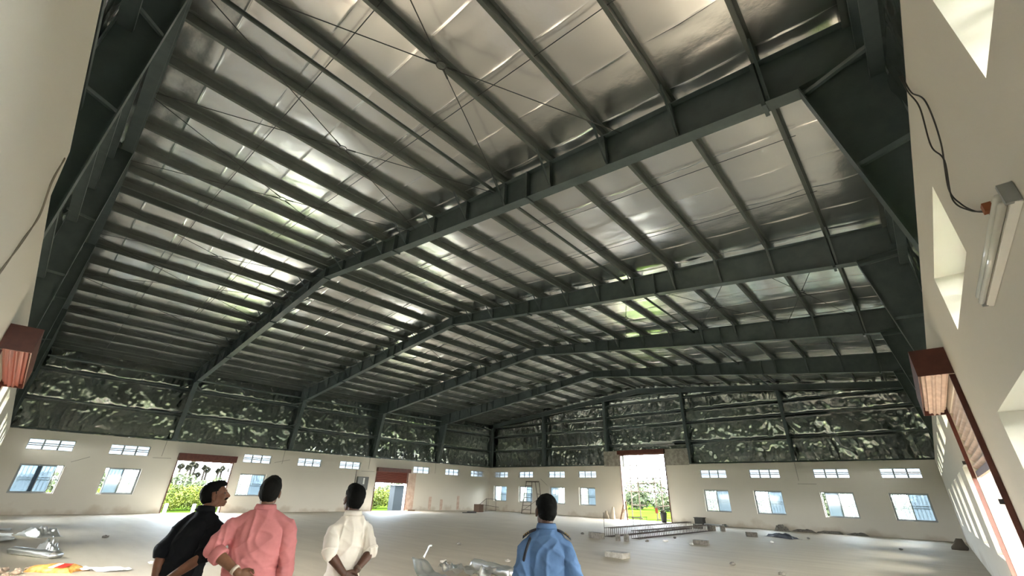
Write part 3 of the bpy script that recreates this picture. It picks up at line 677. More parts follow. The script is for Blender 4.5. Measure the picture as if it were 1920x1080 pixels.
# electric board on the left wall
t = empty('distribution_board',(0,19.8,1.55),'grey metal distribution board on the left wall behind the white shirt','switchboard')
mb=MB(); mb.box(.004,.16,19.32,20.28,1.5,2.44); mb.build('enclosure',mat('board_grey',(.11,.115,.115),.5),t)
mb=MB(); mb.box(.16,.18,19.36,19.74,1.55,2.40); mb.build('door_leaf',mat('board_door',(.20,.21,.21),.45),t)
mb=MB(); mb.box(.16,.172,19.80,19.94,1.9,2.36); mb.build('inner_panel',mat('board_white',(.8,.8,.78),.4),t)
mb=MB(); mb.tube([(.03,19.2,1.3),(.03,19.17,2.9)],.02,8); mb.build('conduit',M['cable'],t)

# ------------------------------------------------------------------ things on the floor
def cage(p,q,label,wd=.3,ht=.3,step=.18):
    p=Vector((*p,0)); q=Vector((*q,0)); d=(q-p); L=d.length; d.normalize(); r=Vector((d.y,-d.x,0)); m_=(p+q)/2
    e=empty('rebar_cage',m_,label,'rebar cage','rebar cages on the floor')
    for a in (-1,1):
        for z in (.016,ht):
            mb=MB(); mb.tube([p+r*a*wd/2+Vector((0,0,z)), q+r*a*wd/2+Vector((0,0,z+random.uniform(-.02,.03)))],.012,5); mb.build('long_bar',M['rebar'],e)
    n=int(L/step)
    base=None
    for i in range(n+1):
        c=p+d*(L*i/n); 
        if base is None:
            mb=MB(); pts=[r*wd/2,r*wd/2+Vector((0,0,ht)),-r*wd/2+Vector((0,0,ht)),-r*wd/2,r*wd/2]
            for k in range(4): mb.tube([pts[k]+Vector((0,0,.016)),pts[k+1]+Vector((0,0,.016))],.009,4)
            base=mb.mesh('stirrup')
        o=link(base,'stirrup',M['rebar']); o.location=c; place_child(o,e)
    return e
cage((23.42,19.51),(23.51,28.0),'front rusty rebar cage lying on the floor, nearer of the two',.32,.30)
cage((22.24,19.28),(22.05,28.9),'rear rusty rebar cage lying on the floor, farther of the two',.32,.34)
t=empty('bar_chair',(22.9,22.3,.38),'short rebar frame resting across the rear rebar cage','rebar cage')
mb=MB()
for y in (21.4,22.1,22.8): 
    for x in (22.05,22.4): mb.tube([(x,y,.40),(x,y,.72)],.01,5)
for x in (22.05,22.4): mb.tube([(x,21.3,.72),(x,22.9,.72)],.011,5); mb.tube([(x,21.3,.40),(x,22.9,.40)],.011,5)
mb.build('bar_frame',M['rebar'],t)
mb=MB(); mb.tube([(22.13,19.2,.0),(22.13,19.2,.95)],.012,5); o=mb.build('upright_bar',M['rebar']); tag(o,'single thin rebar standing upright at the near end of the rear cage','bar')
def block(x,y,ang,lx,ly,lz,label,m=None,name='concrete_block',hollow=True):
    mb=MB(); c,s_=math.cos(ang),math.sin(ang)
    bm=bmesh.new(); bmesh.ops.create_cube(bm,size=1)
    for v in bm.verts: v.co=Vector((v.co.x*lx,v.co.y*ly,(v.co.z+.5)*lz))
    bmesh.ops.bevel(bm,geom=list(bm.edges),offset=.008,segments=2,affect='EDGES')
    bmesh.ops.subdivide_edges(bm,edges=[e for e in bm.edges if e.calc_length()>.12],cuts=2)
    for v in bm.verts: v.co+=Vector((random.uniform(-.003,.003),random.uniform(-.003,.003),random.uniform(-.003,.003) if v.co.z>.02 else 0))
    me=bpy.data.meshes.new(name); bm.to_mesh(me); bm.free()
    o=link(me,name,m or M['block']); o.location=(x,y,0); o.rotation_euler=(0,0,ang)
    return tag(o,label,'block','loose concrete blocks on the floor')
block(22.3,18.25,-.3,.72,.26,.22,'dark concrete block lying left of the front rebar cage')
block(23.4,18.1,-.2,.17,.12,.25,'left one of two small blocks standing upright before the rebar cages')
block(23.71,18.22,-.1,.17,.12,.27,'right one of two small blocks standing upright before the rebar cages')
block(26.0,20.0,.05,.55,.24,.15,'dark block lying alone on the floor right of the front rebar cage')
block(26.13,26.38,.4,.5,.22,.2,'dark block on the floor between the rebar and the blue-grey tarpaulin')
block(25.9,13.6,-.1,.62,.42,.14,'pale flat block, nearest to the camera of those lying on the floor',M['slab'])
block(24.0,28.75,.6,.22,.22,.3,'small dark block past the far end of the front rebar cage')
block(23.5,28.45,1.1,.42,.2,.28,'dark block against the far end of the front rebar cage')
block(22.35,29.5,.9,.5,.25,.25,'dark block beyond the far end of the rear rebar cage')
# lumpy soft things: noise-displaced low mounds
def mound(name,x,y,ang,lx,ly,lz,m,label,cat,seed=0,rough_=.35,n=26,group=None,fq=3.0,pw=.5):
    u=np.linspace(-1,1,n); U,V=np.meshgrid(u,u,indexing='ij')
    R=np.maximum(np.abs(U),np.abs(V))*.5+np.sqrt(U*U+V*V)*.5; H=np.clip(1-R**2,0,1)**pw
    N=vnoise(U*fq,V*fq,seed=seed)+.5*vnoise(U*fq*2.3,V*fq*2.3,seed=seed+1)
    Z=lz*H*(1+rough_*N)+.004; XX=U*lx/2*(1+.14*vnoise(U*2,V*2,seed=seed+5)); YY=V*ly/2*(1+.14*vnoise(U*2,V*2,seed=seed+6))
    Z=np.maximum(Z,.004)
    me=grid_mesh(np.stack([XX,YY,Z],-1),name); o=link(me,name,m); o.location=(x,y,0); o.rotation_euler=(0,0,ang)
    sm=o.modifiers.new('thickness','SOLIDIFY'); sm.thickness=.004; sm.offset=-1
    return tag(o,label,cat,group)
mound('tarpaulin',27.2,27.5,-.65,1.7,.75,.16,M['tarp'],'crumpled blue-grey tarpaulin lying on the floor before the far windows','tarpaulin',1)
mound('rubbish_heap',26.0,33.0,.4,.7,.5,.28,M['block'],'low brown heap of rubbish against the far wall base','heap',3)
for i,(x,y,lx,lab) in enumerate(((27.0,33.75,1.1,'long low strip of rubble along the far wall, left part'),(28.3,33.8,1.2,'long low strip of rubble along the far wall, middle part'),(29.6,33.82,1.0,'long low strip of rubble along the far wall, right part'))):
    mound('rubble_strip',x,y,0,lx,.3,.12,M['block'],lab,'rubble',20+i)
# box and aluminium profiles by the far wall
t=empty('dark_crate',(21.0,33.55,0),'dark low crate against the far wall beside the aluminium profiles','crate')
mb=MB(); mb.box(20.72,21.28,33.3,33.8,0,.42); mb.build('body',mat('crate_dark',(.045,.045,.042),.7),t); mb=MB(); mb.box(20.68,21.32,33.26,33.84,.42,.46); mb.build('lid',mat('crate_lid',(.06,.06,.055),.7),t)
t=empty('profile_bundle',(21.95,33.3,0),'bundle of bright aluminium profiles lying along the far wall base','profiles')
for k in range(5):
    mb=MB(); mb.bar((21.38,33.28+.07*k-.1,.05+.05*(k%2)),(22.66+.05*k,33.12+.07*k-.1,.05+.05*(k%2)),.06,.045); mb.build('profile',M['alu'],t)
mb=MB(); mb.bar((22.62,33.0,.08),(22.72,33.35,.08),.06,.14); mb.build('end_strap',M['dark'],t)
# planks and bits by the second left door, dark offcut
t=empty('plank_stack',(.3,24.6,0),'few short planks stacked beside the red shutter doorway','planks')
for k in range(4):
    mb=MB(); mb.bar((.18+.1*k,24.1,.03+.045*(k%2)),(.22+.1*k,25.05-.1*k,.03+.045*(k%2)),.14,.04); mb.build('plank',M['wood'],t)
mb=MB(); mb.bar((4.1,27.55,.06),(4.45,28.2,.06),.3,.1); mb.bar((4.0,27.1,.03),(4.4,28.0,.03),.1,.05); o=mb.build('dark_offcut',M['dark']); tag(o,'dark flat offcut lying on the floor well before the far corner','offcut')
# small frame stand with a brown box in the far corner
t=empty('low_metal_stand',(2.6,31.0,0),'low thin metal stand with a brown box end, near the far corner','stand')
mb=MB(); mb.box(2.9,3.55,29.4,29.95,.02,.62); mb.build('box',mat('box_brown',(.10,.06,.04),.8),t)
mb=MB()
for (p,q) in (((3.3,29.7,.62),(2.2,31.6,1.05)),((2.2,31.6,1.05),(2.1,33.0,1.0)),((2.2,31.6,0),(2.2,31.6,1.05)),((2.1,33.0,0),(2.1,33.0,1.0)),((3.2,29.9,.06),(2.1,33.0,.06)),((2.9,30.0,.62),(2.6,32.9,.35))): mb.tube([p,q],.018,5)
mb.build('frame',M['rebar'],t)
# A-frame step ladder before the second window
t=empty('step_ladder',(6.1,32.9,0),'tall thin metal step ladder standing before the far end wall windows','ladder')
lb=[Vector((5.9,32.35,.0)),Vector((6.95,32.35,.0))]; lt=[Vector((6.1,32.75,2.55)),Vector((6.75,32.75,2.55))]
for a,b in zip(lb,lt):
    mb=MB(); mb.tube([a,b],.03,6); mb.build('rail',M['rebar'],t)
for k in range(1,8):
    f_=k/8; mb=MB(); mb.tube([lb[0].lerp(lt[0],f_),lb[1].lerp(lt[1],f_)],.02,5); mb.build('rung',M['rebar'],t)
rb=[Vector((7.05,33.5,0)),Vector((7.35,33.5,0))]; rtp=[Vector((6.85,33.1,2.55)),Vector((7.3,33.1,2.5))]
for a,b in zip(rb,rtp):
    mb=MB(); mb.tube([a,b],.026,6); mb.build('rear_leg',M['rebar'],t)
for f_ in (.3,.62):
    mb=MB(); mb.tube([rb[0].lerp(rtp[0],f_),rb[1].lerp(rtp[1],f_)],.018,5); mb.build('stay',M['rebar'],t)
mb=MB(); mb.box(6.05,7.3,32.7,33.12,2.53,2.6); mb.build('top_plate',M['rebar'],t)
mb=MB(); mb.tube([lb[0]+Vector((0,0,.15)),rb[1]+Vector((-.6,0,1.1))],.016,5); mb.build('diagonal',M['rebar'],t)
# sacks and rags
def sack(x,y,h_,wd,lean,m,label,seed,name='sack'):
    n=20; rg=[]
    for i in range(10):
        f_=i/9; z=h_*f_; r=wd*(1-.55*f_**1.5)*(.8+.2*math.sin(PI*min(1,f_*1.6+.2)))
        ring=[]
        for k in range(n):
            a=2*PI*k/n; nz=1+.22*float(vnoise(np.array(math.cos(a)*1.7+seed),np.array(math.sin(a)*1.7),np.array(f_*3),seed=seed))
            ring.append((lean*f_*h_+r*nz*math.cos(a), r*.65*nz*math.sin(a), z))
        rg.append(ring)
    mb=MB(); mb.loft(rg); o=mb.build(name,m,None,True); o.location=(x,y,0); return tag(o,label,'sack' if name=='sack' else 'rag')
sack(14.35,33.4,.85,.24,.12,M['sack'],'pale woven sack standing upright by the far wall, left of the tall doorway',3)
sack(13.72,33.5,.55,.26,.1,mat('sack_dull',(.30,.26,.21),.9),'dull low sack leaning on the pale sack by the far wall',6)
sack(33.55,28.3,.42,.26,.2,mat('rag_brown',(.10,.08,.06),.9),'dark brown rag heap at the foot of the right side wall',9,'rag_heap')
t=empty('leaning_boards',(15.35,33.6,0),'rough boards and rags leaning at the left jamb of the tall doorway','boards')
for k,(a,b) in enumerate((((15.15,33.2,0),(15.12,33.9,1.0)),((15.45,33.1,0),(15.2,33.95,.75)),((15.7,33.3,0),(15.25,34.0,1.25)))):
    mb=MB(); mb.bar(a,b,.13,.03,ref=(0,1,0)); mb.build('board',M['wood'] if k!=1 else M['sack'],t)
# bucket in the doorway
t=empty('bucket',(18.55,33.3,0),'dark bucket with rubbish in it standing in the tall doorway','bucket')
rg=[[(18.55+r*math.cos(2*PI*k/18),33.3+r*math.sin(2*PI*k/18),z) for k in range(18)] for r,z in ((.17,0),(.2,.28),(.235,.58),(.25,.60),(.25,.63),(.22,.63),(.21,.5))]
mb=MB(); mb.loft(rg); mb.build('pail',M['dark'],t,True)
mb=MB()
for k in range(7): a=k*.9; mb.ell((18.55+.12*math.cos(a),33.3+.12*math.sin(a),.64+.05*(k%3)),(.1,.08,.07),8,6)
mb.build('rubbish',mat('bucket_rubbish',(.07,.07,.045),.9),t)
# crumpled foil, sheets and rolls, lower left
mb=MB()
def sheet(x,y,ang,lx,ly,m,label,cat,seed,amp=.03,name='plastic_sheet',lift=0,group=None,curl=0):
    u=np.linspace(0,1,40); v=np.linspace(0,1,16); U,V=np.meshgrid(u,v,indexing='ij')
    Z=amp*(1-np.abs(vnoise(U*lx*5,V*ly*5,seed=seed)))**2*1.3+amp*.5*(vnoise(U*lx*9,V*ly*9,seed=seed+1)+1)+.004+curl*np.clip((U-.7)/.3,0,1)**2
    X=(U-.5)*lx+.02*vnoise(U*9,V*3,seed=seed+2); Y=(V-.5)*ly*(1+.16*vnoise(U*6,V*0,seed=seed+3))
    o=link(grid_mesh(np.stack([X,Y,Z],-1),name),name,m); o.location=(x,y,lift); o.rotation_euler=(0,0,ang)
    return tag(o,label,cat,group)
sheet(9.2,1.15,.0,.9,.5,M['paper'],'upper flat white sheet on the floor at the left edge','sheet',1,.02)
sheet(11.5,1.2,.0,1.0,.42,M['paper'],'lower flat white sheet on the floor at the left edge','sheet',4,.02)
sheet(13.2,1.15,.05,1.4,.5,M['paper'],'rumpled white sheet just before the crumpled foil at the left edge','sheet',7,.05)
mound('crumpled_foil',11.9,1.95,.35,1.6,.65,.17,M['foil_scrap'],'crumpled silver foil heap, farthest back at the lower left','foil',31,.8,32,'foil scraps on the floor')
mound('crumpled_foil',16.4,1.95,.2,.85,.3,.16,M['foil_scrap'],'small crumpled foil scraps lying behind the silver foil roll','foil',35,.9,30,'foil scraps on the floor')
def foil_roll(p,q,r,label,seed,flat=.62):
    p=Vector(p); q=Vector(q); d=(q-p).normalized(); s_=Vector((d.y,-d.x,0)); n=22; rg=[]
    for i in range(30):
        f_=i/29; c=p.lerp(q,f_); ring=[]
        for k in range(n):
            a=2*PI*k/n; rr=r*(1+.16*float(vnoise(np.array(f_*9),np.array(math.cos(a)*2),np.array(math.sin(a)*2),seed=seed)))
            v=c+s_*rr*math.cos(a)+Vector((0,0,rr*flat*math.sin(a))); v.z=max(v.z,.003); ring.append(tuple(v))
        rg.append(ring)
    mb=MB(); mb.loft(rg); o=mb.build('foil_roll',M['foil_scrap'],None,True); return tag(o,label,'foil','rolls of silver foil')
foil_roll((16.6,1.35,.07),(18.1,2.0,.07),.13,'flattened roll of silver foil on the floor at the left edge',2,.6)
t=empty('snack_packet',(20.0,1.85,0),'orange-yellow plastic packet with a red printed corner, lower left floor','packet')
e_=mound('pouch',20.05,1.9,.75,.95,.42,.12,M['yellow'],'x','x',41,.25,28,None,2.0,.35); del e_['label']; del e_['category']; place_child(e_,t)
c_=math.cos(.75); s_=math.sin(.75)
mb=MB(); mb.obox((20.36,1.97,.118),(.09*c_,.09*s_,0),(-.10*s_,.10*c_,.02),(0,0,.003)); mb.build('printed_patch',M['redprint'],t)
mb=MB(); mb.obox((20.28,1.86,.122),(.05*c_,.05*s_,0),(-.10*s_,.10*c_,.02),(0,0,.003)); mb.build('printed_patch',M['white'],t)
sheet(20.46,2.52,.75,1.1,.34,M['paper'],'white crinkled paper sheet beside the orange-yellow packet','sheet',12,.025)
for k,(x,y,r) in enumerate(((19.85,1.15,.08),(19.72,1.38,.05),(20.12,1.36,.08),(19.55,1.22,.06),(20.32,1.22,.06),(19.60,1.52,.045))):
    mb=MB(); mb.ell((0,0,r*.5),(r*1.2,r,r*.6),9,6); me=mb.mesh('stone')
    for v in me.vertices: v.co*=1+.2*random.uniform(-1,1); v.co.z=max(v.co.z,.002)
    o=link(me,'stone',M['rubble']); o.location=(x,y,0); tag(o,['brown stone nearest the left edge beside the packet','brown stone second from the left edge by the packet','largest brown stone, touching the shadow of the packet','small brown stone farthest from the packet','brown stone at the bottom edge below the packet','smallest brown stone behind the others by the packet'][k],'stone','stones by the packet')
# foil offcuts in front of the guard
t=empty('bent_foil_sheet',(24.75,7.3,0),'silver foil sheet with an upturned corner, lower centre floor','foil')
u=np.linspace(0,1,30); v=np.linspace(0,1,14); U,V=np.meshgrid(u,v,indexing='ij')
Z=.02+.30*np.exp(-((U)/.16)**2)*(1-.35*V)+.03*(1-np.abs(vnoise(U*6,V*4,seed=5)))**2
X=24.55+U*1.0+.05*vnoise(U*5,V*5,seed=6); Y=7.35-.05*U+(V-.5)*.5
link(grid_mesh(np.stack([X,Y,Z],-1),'foil_sheet'),'foil_sheet',M['foil_scrap'],t)
mb=MB(); mb.tube(curve_pts([(24.58,7.45,.3),(24.62,7.5,.42),(24.68,7.5,.52),(24.74,7.52,.53)],4),[.02]*12+[.012],6); mb.build('twisted_corner',M['foil_scrap'],t,True)
foil_roll((24.85,8.75,.10),(26.3,8.5,.10),.12,'grey-silver roll of foil on the floor left of the guard',8,.9)
sheet(25.45,7.95,.25,1.3,.4,M['foil_scrap'],'crumpled strips of foil between the bent sheet and the foil roll','foil',17,.12,'crumpled_foil',0,'foil scraps on the floor')
# small litter
for k,(x,y,m_,lab) in enumerate(((20.88,19.33,'block','dark chip of concrete left of the concrete block by the rebar'),(24.7,19.65,'white','short white strip of plaster beside the front rebar cage'),(24.3,21.5,'block','dark chip beside the right side of the front rebar cage'),(24.25,18.9,'block','dark chip just before the front rebar cage'),
        (27.64,23.71,'white','pale crumb on the floor below the tarpaulin'),(28.26,27.8,'slab','flat pale chip right of the tarpaulin'),(25.85,19.4,'white','tiny pale crumb before the lone dark block'),(20.02,3.44,'paper','crumpled scrap of white paper left of the dark shirt'),(13.6,3.4,'block','small dark chip alone on the left floor'),
        (21.0,11.7,'block','small dark chip on the middle floor'),(23.75,8.74,'slab','pale crumb on the floor right of the white shirt'),(24.6,10.2,'slab','tiny crumb on the floor left of the blue shirt'),(28.7,14.96,'block','dark chip on the open floor right of the pale flat block'),(30.07,14.2,'block','dark chip at the bottom edge right of the centre'),(31.8,25.5,'block','dark clod on the floor before the right corner'))):
    mb=MB(); r=.09 if m_!='paper' else .06; mb.ell((0,0,r*.35),(r*(1.6 if k==1 else 1.0),r*.7,r*.45),8,6); me=mb.mesh('litter')
    for v in me.vertices: v.co*=1+.25*random.uniform(-1,1); v.co.z=max(v.co.z,.002)
    o=link(me,'litter',M[m_]); o.location=(x,y,0); o.rotation_euler=(0,0,k); tag(o,lab,'litter')

# ------------------------------------------------------------------ outside
gz=-.22
def thicket(name,clumps,leaf,per,m,label,cat,seed):
    """one mass of leaves over many clumps (x, y, half-width, half-height), with a few stems"""
    rnd=np.random.RandomState(seed); V=[];
    for (x,y,sx,sz) in clumps:
        d=rnd.normal(size=(per,3)); d/=np.linalg.norm(d,axis=1)[:,None]; r=rnd.uniform(.45,1.0,per)**.6
        p=d*r[:,None]; p*=(1+.25*vnoise(p[:,0]*2.3+x,p[:,1]*2.3+y,p[:,2]*2.3,seed=seed))[:,None]
        c=np.array([x,y,gz+sz+.05])+p*np.array([sx,sx,sz]); c[:,2]=np.maximum(c[:,2],gz+.05)
        a=rnd.normal(size=(per,3)); a/=np.linalg.norm(a,axis=1)[:,None]; b=np.cross(a,rnd.normal(size=(per,3))); b/=np.linalg.norm(b,axis=1)[:,None]
        l=leaf*rnd.uniform(.6,1.3,per)[:,None]
        V.append(np.stack([c-a*l,c+b*l*.45,c+a*l,c-b*l*.45],1).reshape(-1,3))
    V=np.concatenate(V); n=len(V)//4; me=bpy.data.meshes.new(name)
    me.vertices.add(len(V)); me.vertices.foreach_set('co',V.astype(np.float32).reshape(-1)); me.loops.add(n*4); me.loops.foreach_set('vertex_index',np.arange(n*4,dtype=np.int32))
    me.polygons.add(n); me.polygons.foreach_set('loop_start',np.arange(0,n*4,4,dtype=np.int32)); me.polygons.foreach_set('loop_total',np.full(n,4,dtype=np.int32)); me.update(calc_edges=True)
    o=link(me,name,m); return tag(o,label,cat,None,'stuff')
thicket('thicket',[(-7.5,9.2,.9,.62),(-8.2,10.4,1.0,.72),(-7.6,11.6,1.0,.70),(-8.6,12.6,1.1,.80),(-9.2,13.8,1.0,.75),(-9.6,9.8,1.0,.85),(-10.4,11.3,1.2,.9),(-10.8,13.2,1.2,.95),(-11.4,15.0,1.2,.9),(-8.2,15.6,1.1,.75),(-8.0,5.2,1.0,.55),(-8.6,6.8,1.0,.55),(-9.4,3.4,1.1,.55),(-8.6,17.2,1.2,.7)],.10,900,M['leaf'],'yellow-green leafy thicket outside the palm-view doorway on the left wall','bushes',1)
thicket('thicket',[(-8.6,26.2,1.0,.8),(-9.2,27.4,1.1,.85),(-9.8,28.6,1.2,.9),(-10.6,29.8,1.2,.95),(-8.2,25.2,.9,.7),(-11.0,27.6,1.3,1.0)],.10,900,M['leaf'],'yellow-green thicket outside the red shutter doorway','bushes',2)
thicket('treeline',[(-66-4*(i%3),2+i*4.2,3.6,1.2+.3*(i%3)) for i in range(21)],.34,700,M['leaf2'],'grey-green hazy line of trees far beyond the left wall doors','trees',3)
thicket('hedgerow',[(-24+i*3.2,66+3*(i%3),2.4,.9+.2*(i%4)) for i in range(26)],.30,800,M['leaf2'],'grey-green hedgerow along the far side of the green field','hedge',4)
thicket('treeline',[(-26+i*8.0,92+5*(i%2),3.6,1.9+.4*(i%3)) for i in range(10)],.36,800,M['leaf2'],'taller grey-green trees rising behind the hedgerow of the field','trees',5)
def palm(x,y,h_,label,seed):
    e=empty('palmyra_palm',(x,y,gz),label,'palm','palms on the skyline'); rnd=random.Random(seed)
    mb=MB(); lean=rnd.uniform(-.2,.2); top=Vector((x,y+lean,h_)); mb.tube([(x,y,gz),(x,y+lean*.4,h_*.5),tuple(top)],[.34,.29,.26],7); mb.build('trunk',M['bark'],e)
    mb=MB()
    for k in range(46):
        d=Vector((rnd.gauss(0,1),rnd.gauss(0,1),rnd.gauss(.15,.8))).normalized(); s_=d.orthogonal().normalized(); L=rnd.uniform(.6,.95)
        pts=[top+d*.1]; 
        for j in range(7):
            a=(j-3)/3*1.1; pts.append(top+d*(L*math.cos(a))+s_*(L*.65*math.sin(a))+Vector((0,0,-.08*abs(j-3))))
        mb.add(pts,[(0,j+1,j+2) for j in range(6)])
    mb.build('fronds',M['palm'],e)
pw=['tall palm at the left of the group in the left doorway','tallest palm in the left doorway group','second tallest palm, just right of the tallest','palm in the middle of the doorway group','palm right of the middle of the doorway group','shortest palm, low in the doorway group','first palm of the right-hand clump in the doorway','last tall palm of the right-hand clump in the doorway','palm at the far left end of the doorway group','slim palm leaning in the right-hand clump']
for k,(y,h_) in enumerate(((32.5,5.3),(33.8,6.2),(34.7,5.9),(36.5,5.4),(37.5,4.9),(35.8,3.5),(39.7,4.8),(41.0,5.4),(31.7,5.5),(42.6,5.1))): palm(-110-1.5*(k%3),y,h_,pw[k],k)
# pale blue cabin outside the red shutter doorway
t=empty('blue_cabin',(-5.4,28.6,gz),'pale blue walled cabin just outside the red shutter doorway','cabin')
mb=MB(); mb.box(-5.8,-5.0,26.3,31.0,gz,1.95); mb.build('wall',M['bluewall'],t)
mb=MB(); mb.box(-5.95,-4.85,26.15,31.2,1.95,2.03); mb.build('roof',M['roof'],t)
mb=MB(); mb.box(-4.995,-4.97,28.3,29.2,gz,1.6); mb.build('door_leaf',M['alu'],t)
for k,(y,h_) in enumerate(((7.98,.42),(9.46,.40))):
    t=empty('marker_post',(-2,y,gz),'short white post with grey cap, %s outside the palm-view doorway'%['left one','right one'][k],'post')
    mb=MB(); mb.box(-2.1,-1.9,y-.08,y+.08,gz,h_-.08); mb.build('shaft',M['white'],t); mb=MB(); mb.ell((-2,y,h_-.04),(.12,.11,.07),10,8); mb.build('cap',M['concrete_raw'],t,True)
# scaffold beyond the tall doorway
t=empty('scaffold',(16.4,35.3,gz),'thin pole scaffold standing outside the tall far doorway','scaffold')
YS=35.2
for (xb,xt,zt) in ((15.1,15.27,3.96),(15.82,15.86,3.95),(17.2,17.24,4.4),(17.72,17.8,4.0)):
    mb=MB(); mb.tube([(xb,YS,gz),(xt,YS,zt)],.042,6); mb.build('pole',M['rebar'],t)
for (xa,xb_,za,zb_) in ((15.1,18.0,3.95,3.97),(14.8,18.2,2.97,2.98),(15.0,17.5,2.55,2.62),(14.8,18.3,1.98,1.98),(15.1,16.3,1.0,1.0),(17.1,18.2,.9,1.06),(15.0,16.0,.1,.1),(17.1,18.2,.1,.1)):
    mb=MB(); mb.tube([(xa,YS+.03,za),(xb_,YS+.03,zb_)],.038,6); mb.build('ledger',M['rebar'],t)
mb=MB(); mb.box(17.10,17.32,YS-.085,YS-.065,.5,.86); o=mb.build('orange_cloth',mat('cloth_orange',(.16,.03,.012),.9)); tag(o,'small orange-red cloth hanging on the scaffold outside','cloth')
for k in range(7):
    x=21.0+.17*k; mb=MB(); mb.tube([(x,35.5,gz),(x+.04*(-1)**k,35.3,2.5+random.uniform(-.2,.3))],.03,6)
    o=mb.build('bamboo_pole',M['bamboo']); tag(o,'bamboo pole outside the first window past the tall doorway, %s from its left'%ORD[k],'pole','bamboo poles outside')
# ------------------------------------------------------------------ people
def cloth(name, col, rough=.85, sc=35, dk=.8):
    m = mat(name, col, rough, 0, .2); noise_col(m, tuple(c*dk for c in col), col, 5, .35, .65); bump(m, sc, .25, .004, 4); return m
def skin(name, col): 
    m = mat(name, col, .5, 0, .4); noise_col(m, tuple(c*.8 for c in col), tuple(min(1,c*1.12) for c in col), 9); bump(m, 120, .12, .002); return m
def remesh(mb, name, voxel, smooth_n=2, fac=.5):
    me = mb.mesh('tmp'); o = bpy.data.objects.new('tmp', me); COL.objects.link(o)
    r = o.modifiers.new('r','REMESH'); r.mode = 'VOXEL'; r.voxel_size = voxel
    sm = o.modifiers.new('s','SMOOTH'); sm.iterations = smooth_n; sm.factor = fac
    dg = bpy.context.evaluated_depsgraph_get(); me2 = bpy.data.meshes.new_from_object(o.evaluated_get(dg)); me2.name = name
    bpy.data.objects.remove(o); bpy.data.meshes.remove(me)
    me2.polygons.foreach_set('use_smooth', [True]*len(me2.polygons)); me2.materials.clear(); return me2
def verts(me):
    a = np.empty(len(me.vertices)*3, np.float32); me.vertices.foreach_get('co', a); return a.reshape(-1,3).astype(float)
def normals(me):
    a = np.empty(len(me.vertices)*3, np.float32); me.vertices.foreach_get('normal', a); return a.reshape(-1,3).astype(float)
def setv(me, P): me.vertices.foreach_set('co', P.astype(np.float32).reshape(-1)); me.update()
def ering(z, cx, cy, rx, ry, n=24, p=2.3):
    out=[]
    for k in range(n):
        a=2*PI*k/n; c,s=math.cos(a),math.sin(a)
        out.append(Vector((cx+rx*math.copysign(abs(c)**(2/p),c), cy+ry*math.copysign(abs(s)**(2/p),s), z)))
    return out
class Warp:
    """bends the upper body about the hips: lean forward (towards +y) and sideways"""
    def __init__(s, lean=0, side=0, z0=.95): s.lean=lean; s.side=side; s.z0=z0
    def __call__(s, p):
        p=Vector(p); t=max(0,min(1,(p.z-s.z0)/.35)); R=Euler((-s.lean*t, s.side*t, 0)).to_matrix()
        q=Vector((p.x,p.y,p.z-s.z0)); return R@q+Vector((0,0,s.z0))
def hand(mb, wrist, d, across, nrm, curl, thumb_side=1, size=1.0):
    """palm and five fingers; d = along the hand, across = towards the little finger, nrm = palm side; curl in radians per joint"""
    d=Vector(d).normalized(); nrm=Vector(nrm); nrm=(nrm-d*nrm.dot(d)).normalized(); across=Vector(across); across=(across-d*across.dot(d)-nrm*across.dot(nrm)).normalized()
    w_=Vector(wrist); S=size
    R=Matrix((across,d,nrm)).transposed()
    mb.ell(w_+d*.048*S,(.041*S,.055*S,.017*S),14,10,R)
    base=[(-.031,.088,.064),(-.010,.094,.072),(.011,.091,.067),(.030,.082,.053)]
    for k,(ax,al,L) in enumerate(base):
        p=w_+across*ax*S+d*(al-.02)*S; pts=[p,p+d*.022*S]; ang=0; q=pts[-1]
        for j,fr in enumerate((.45,.32,.23)):
            ang+=curl*(1.0 if j else .75)*(1+.08*k); dv=d*math.cos(ang)+nrm*math.sin(ang); q=q+dv*L*fr*S; pts.append(q)
        mb.limb(pts,[.0095*S,.0095*S,.0088*S,.0080*S,.0070*S],9)
    p=w_-across*.028*S+d*.025*S; pts=[p,p-across*.022*S+d*.026*S+nrm*.008*S,p-across*.030*S+d*.056*S+nrm*.02*S,p-across*.022*S+d*.080*S+nrm*.03*S]
    mb.limb(pts,[.014*S,.0115*S,.0098*S,.0078*S],9)
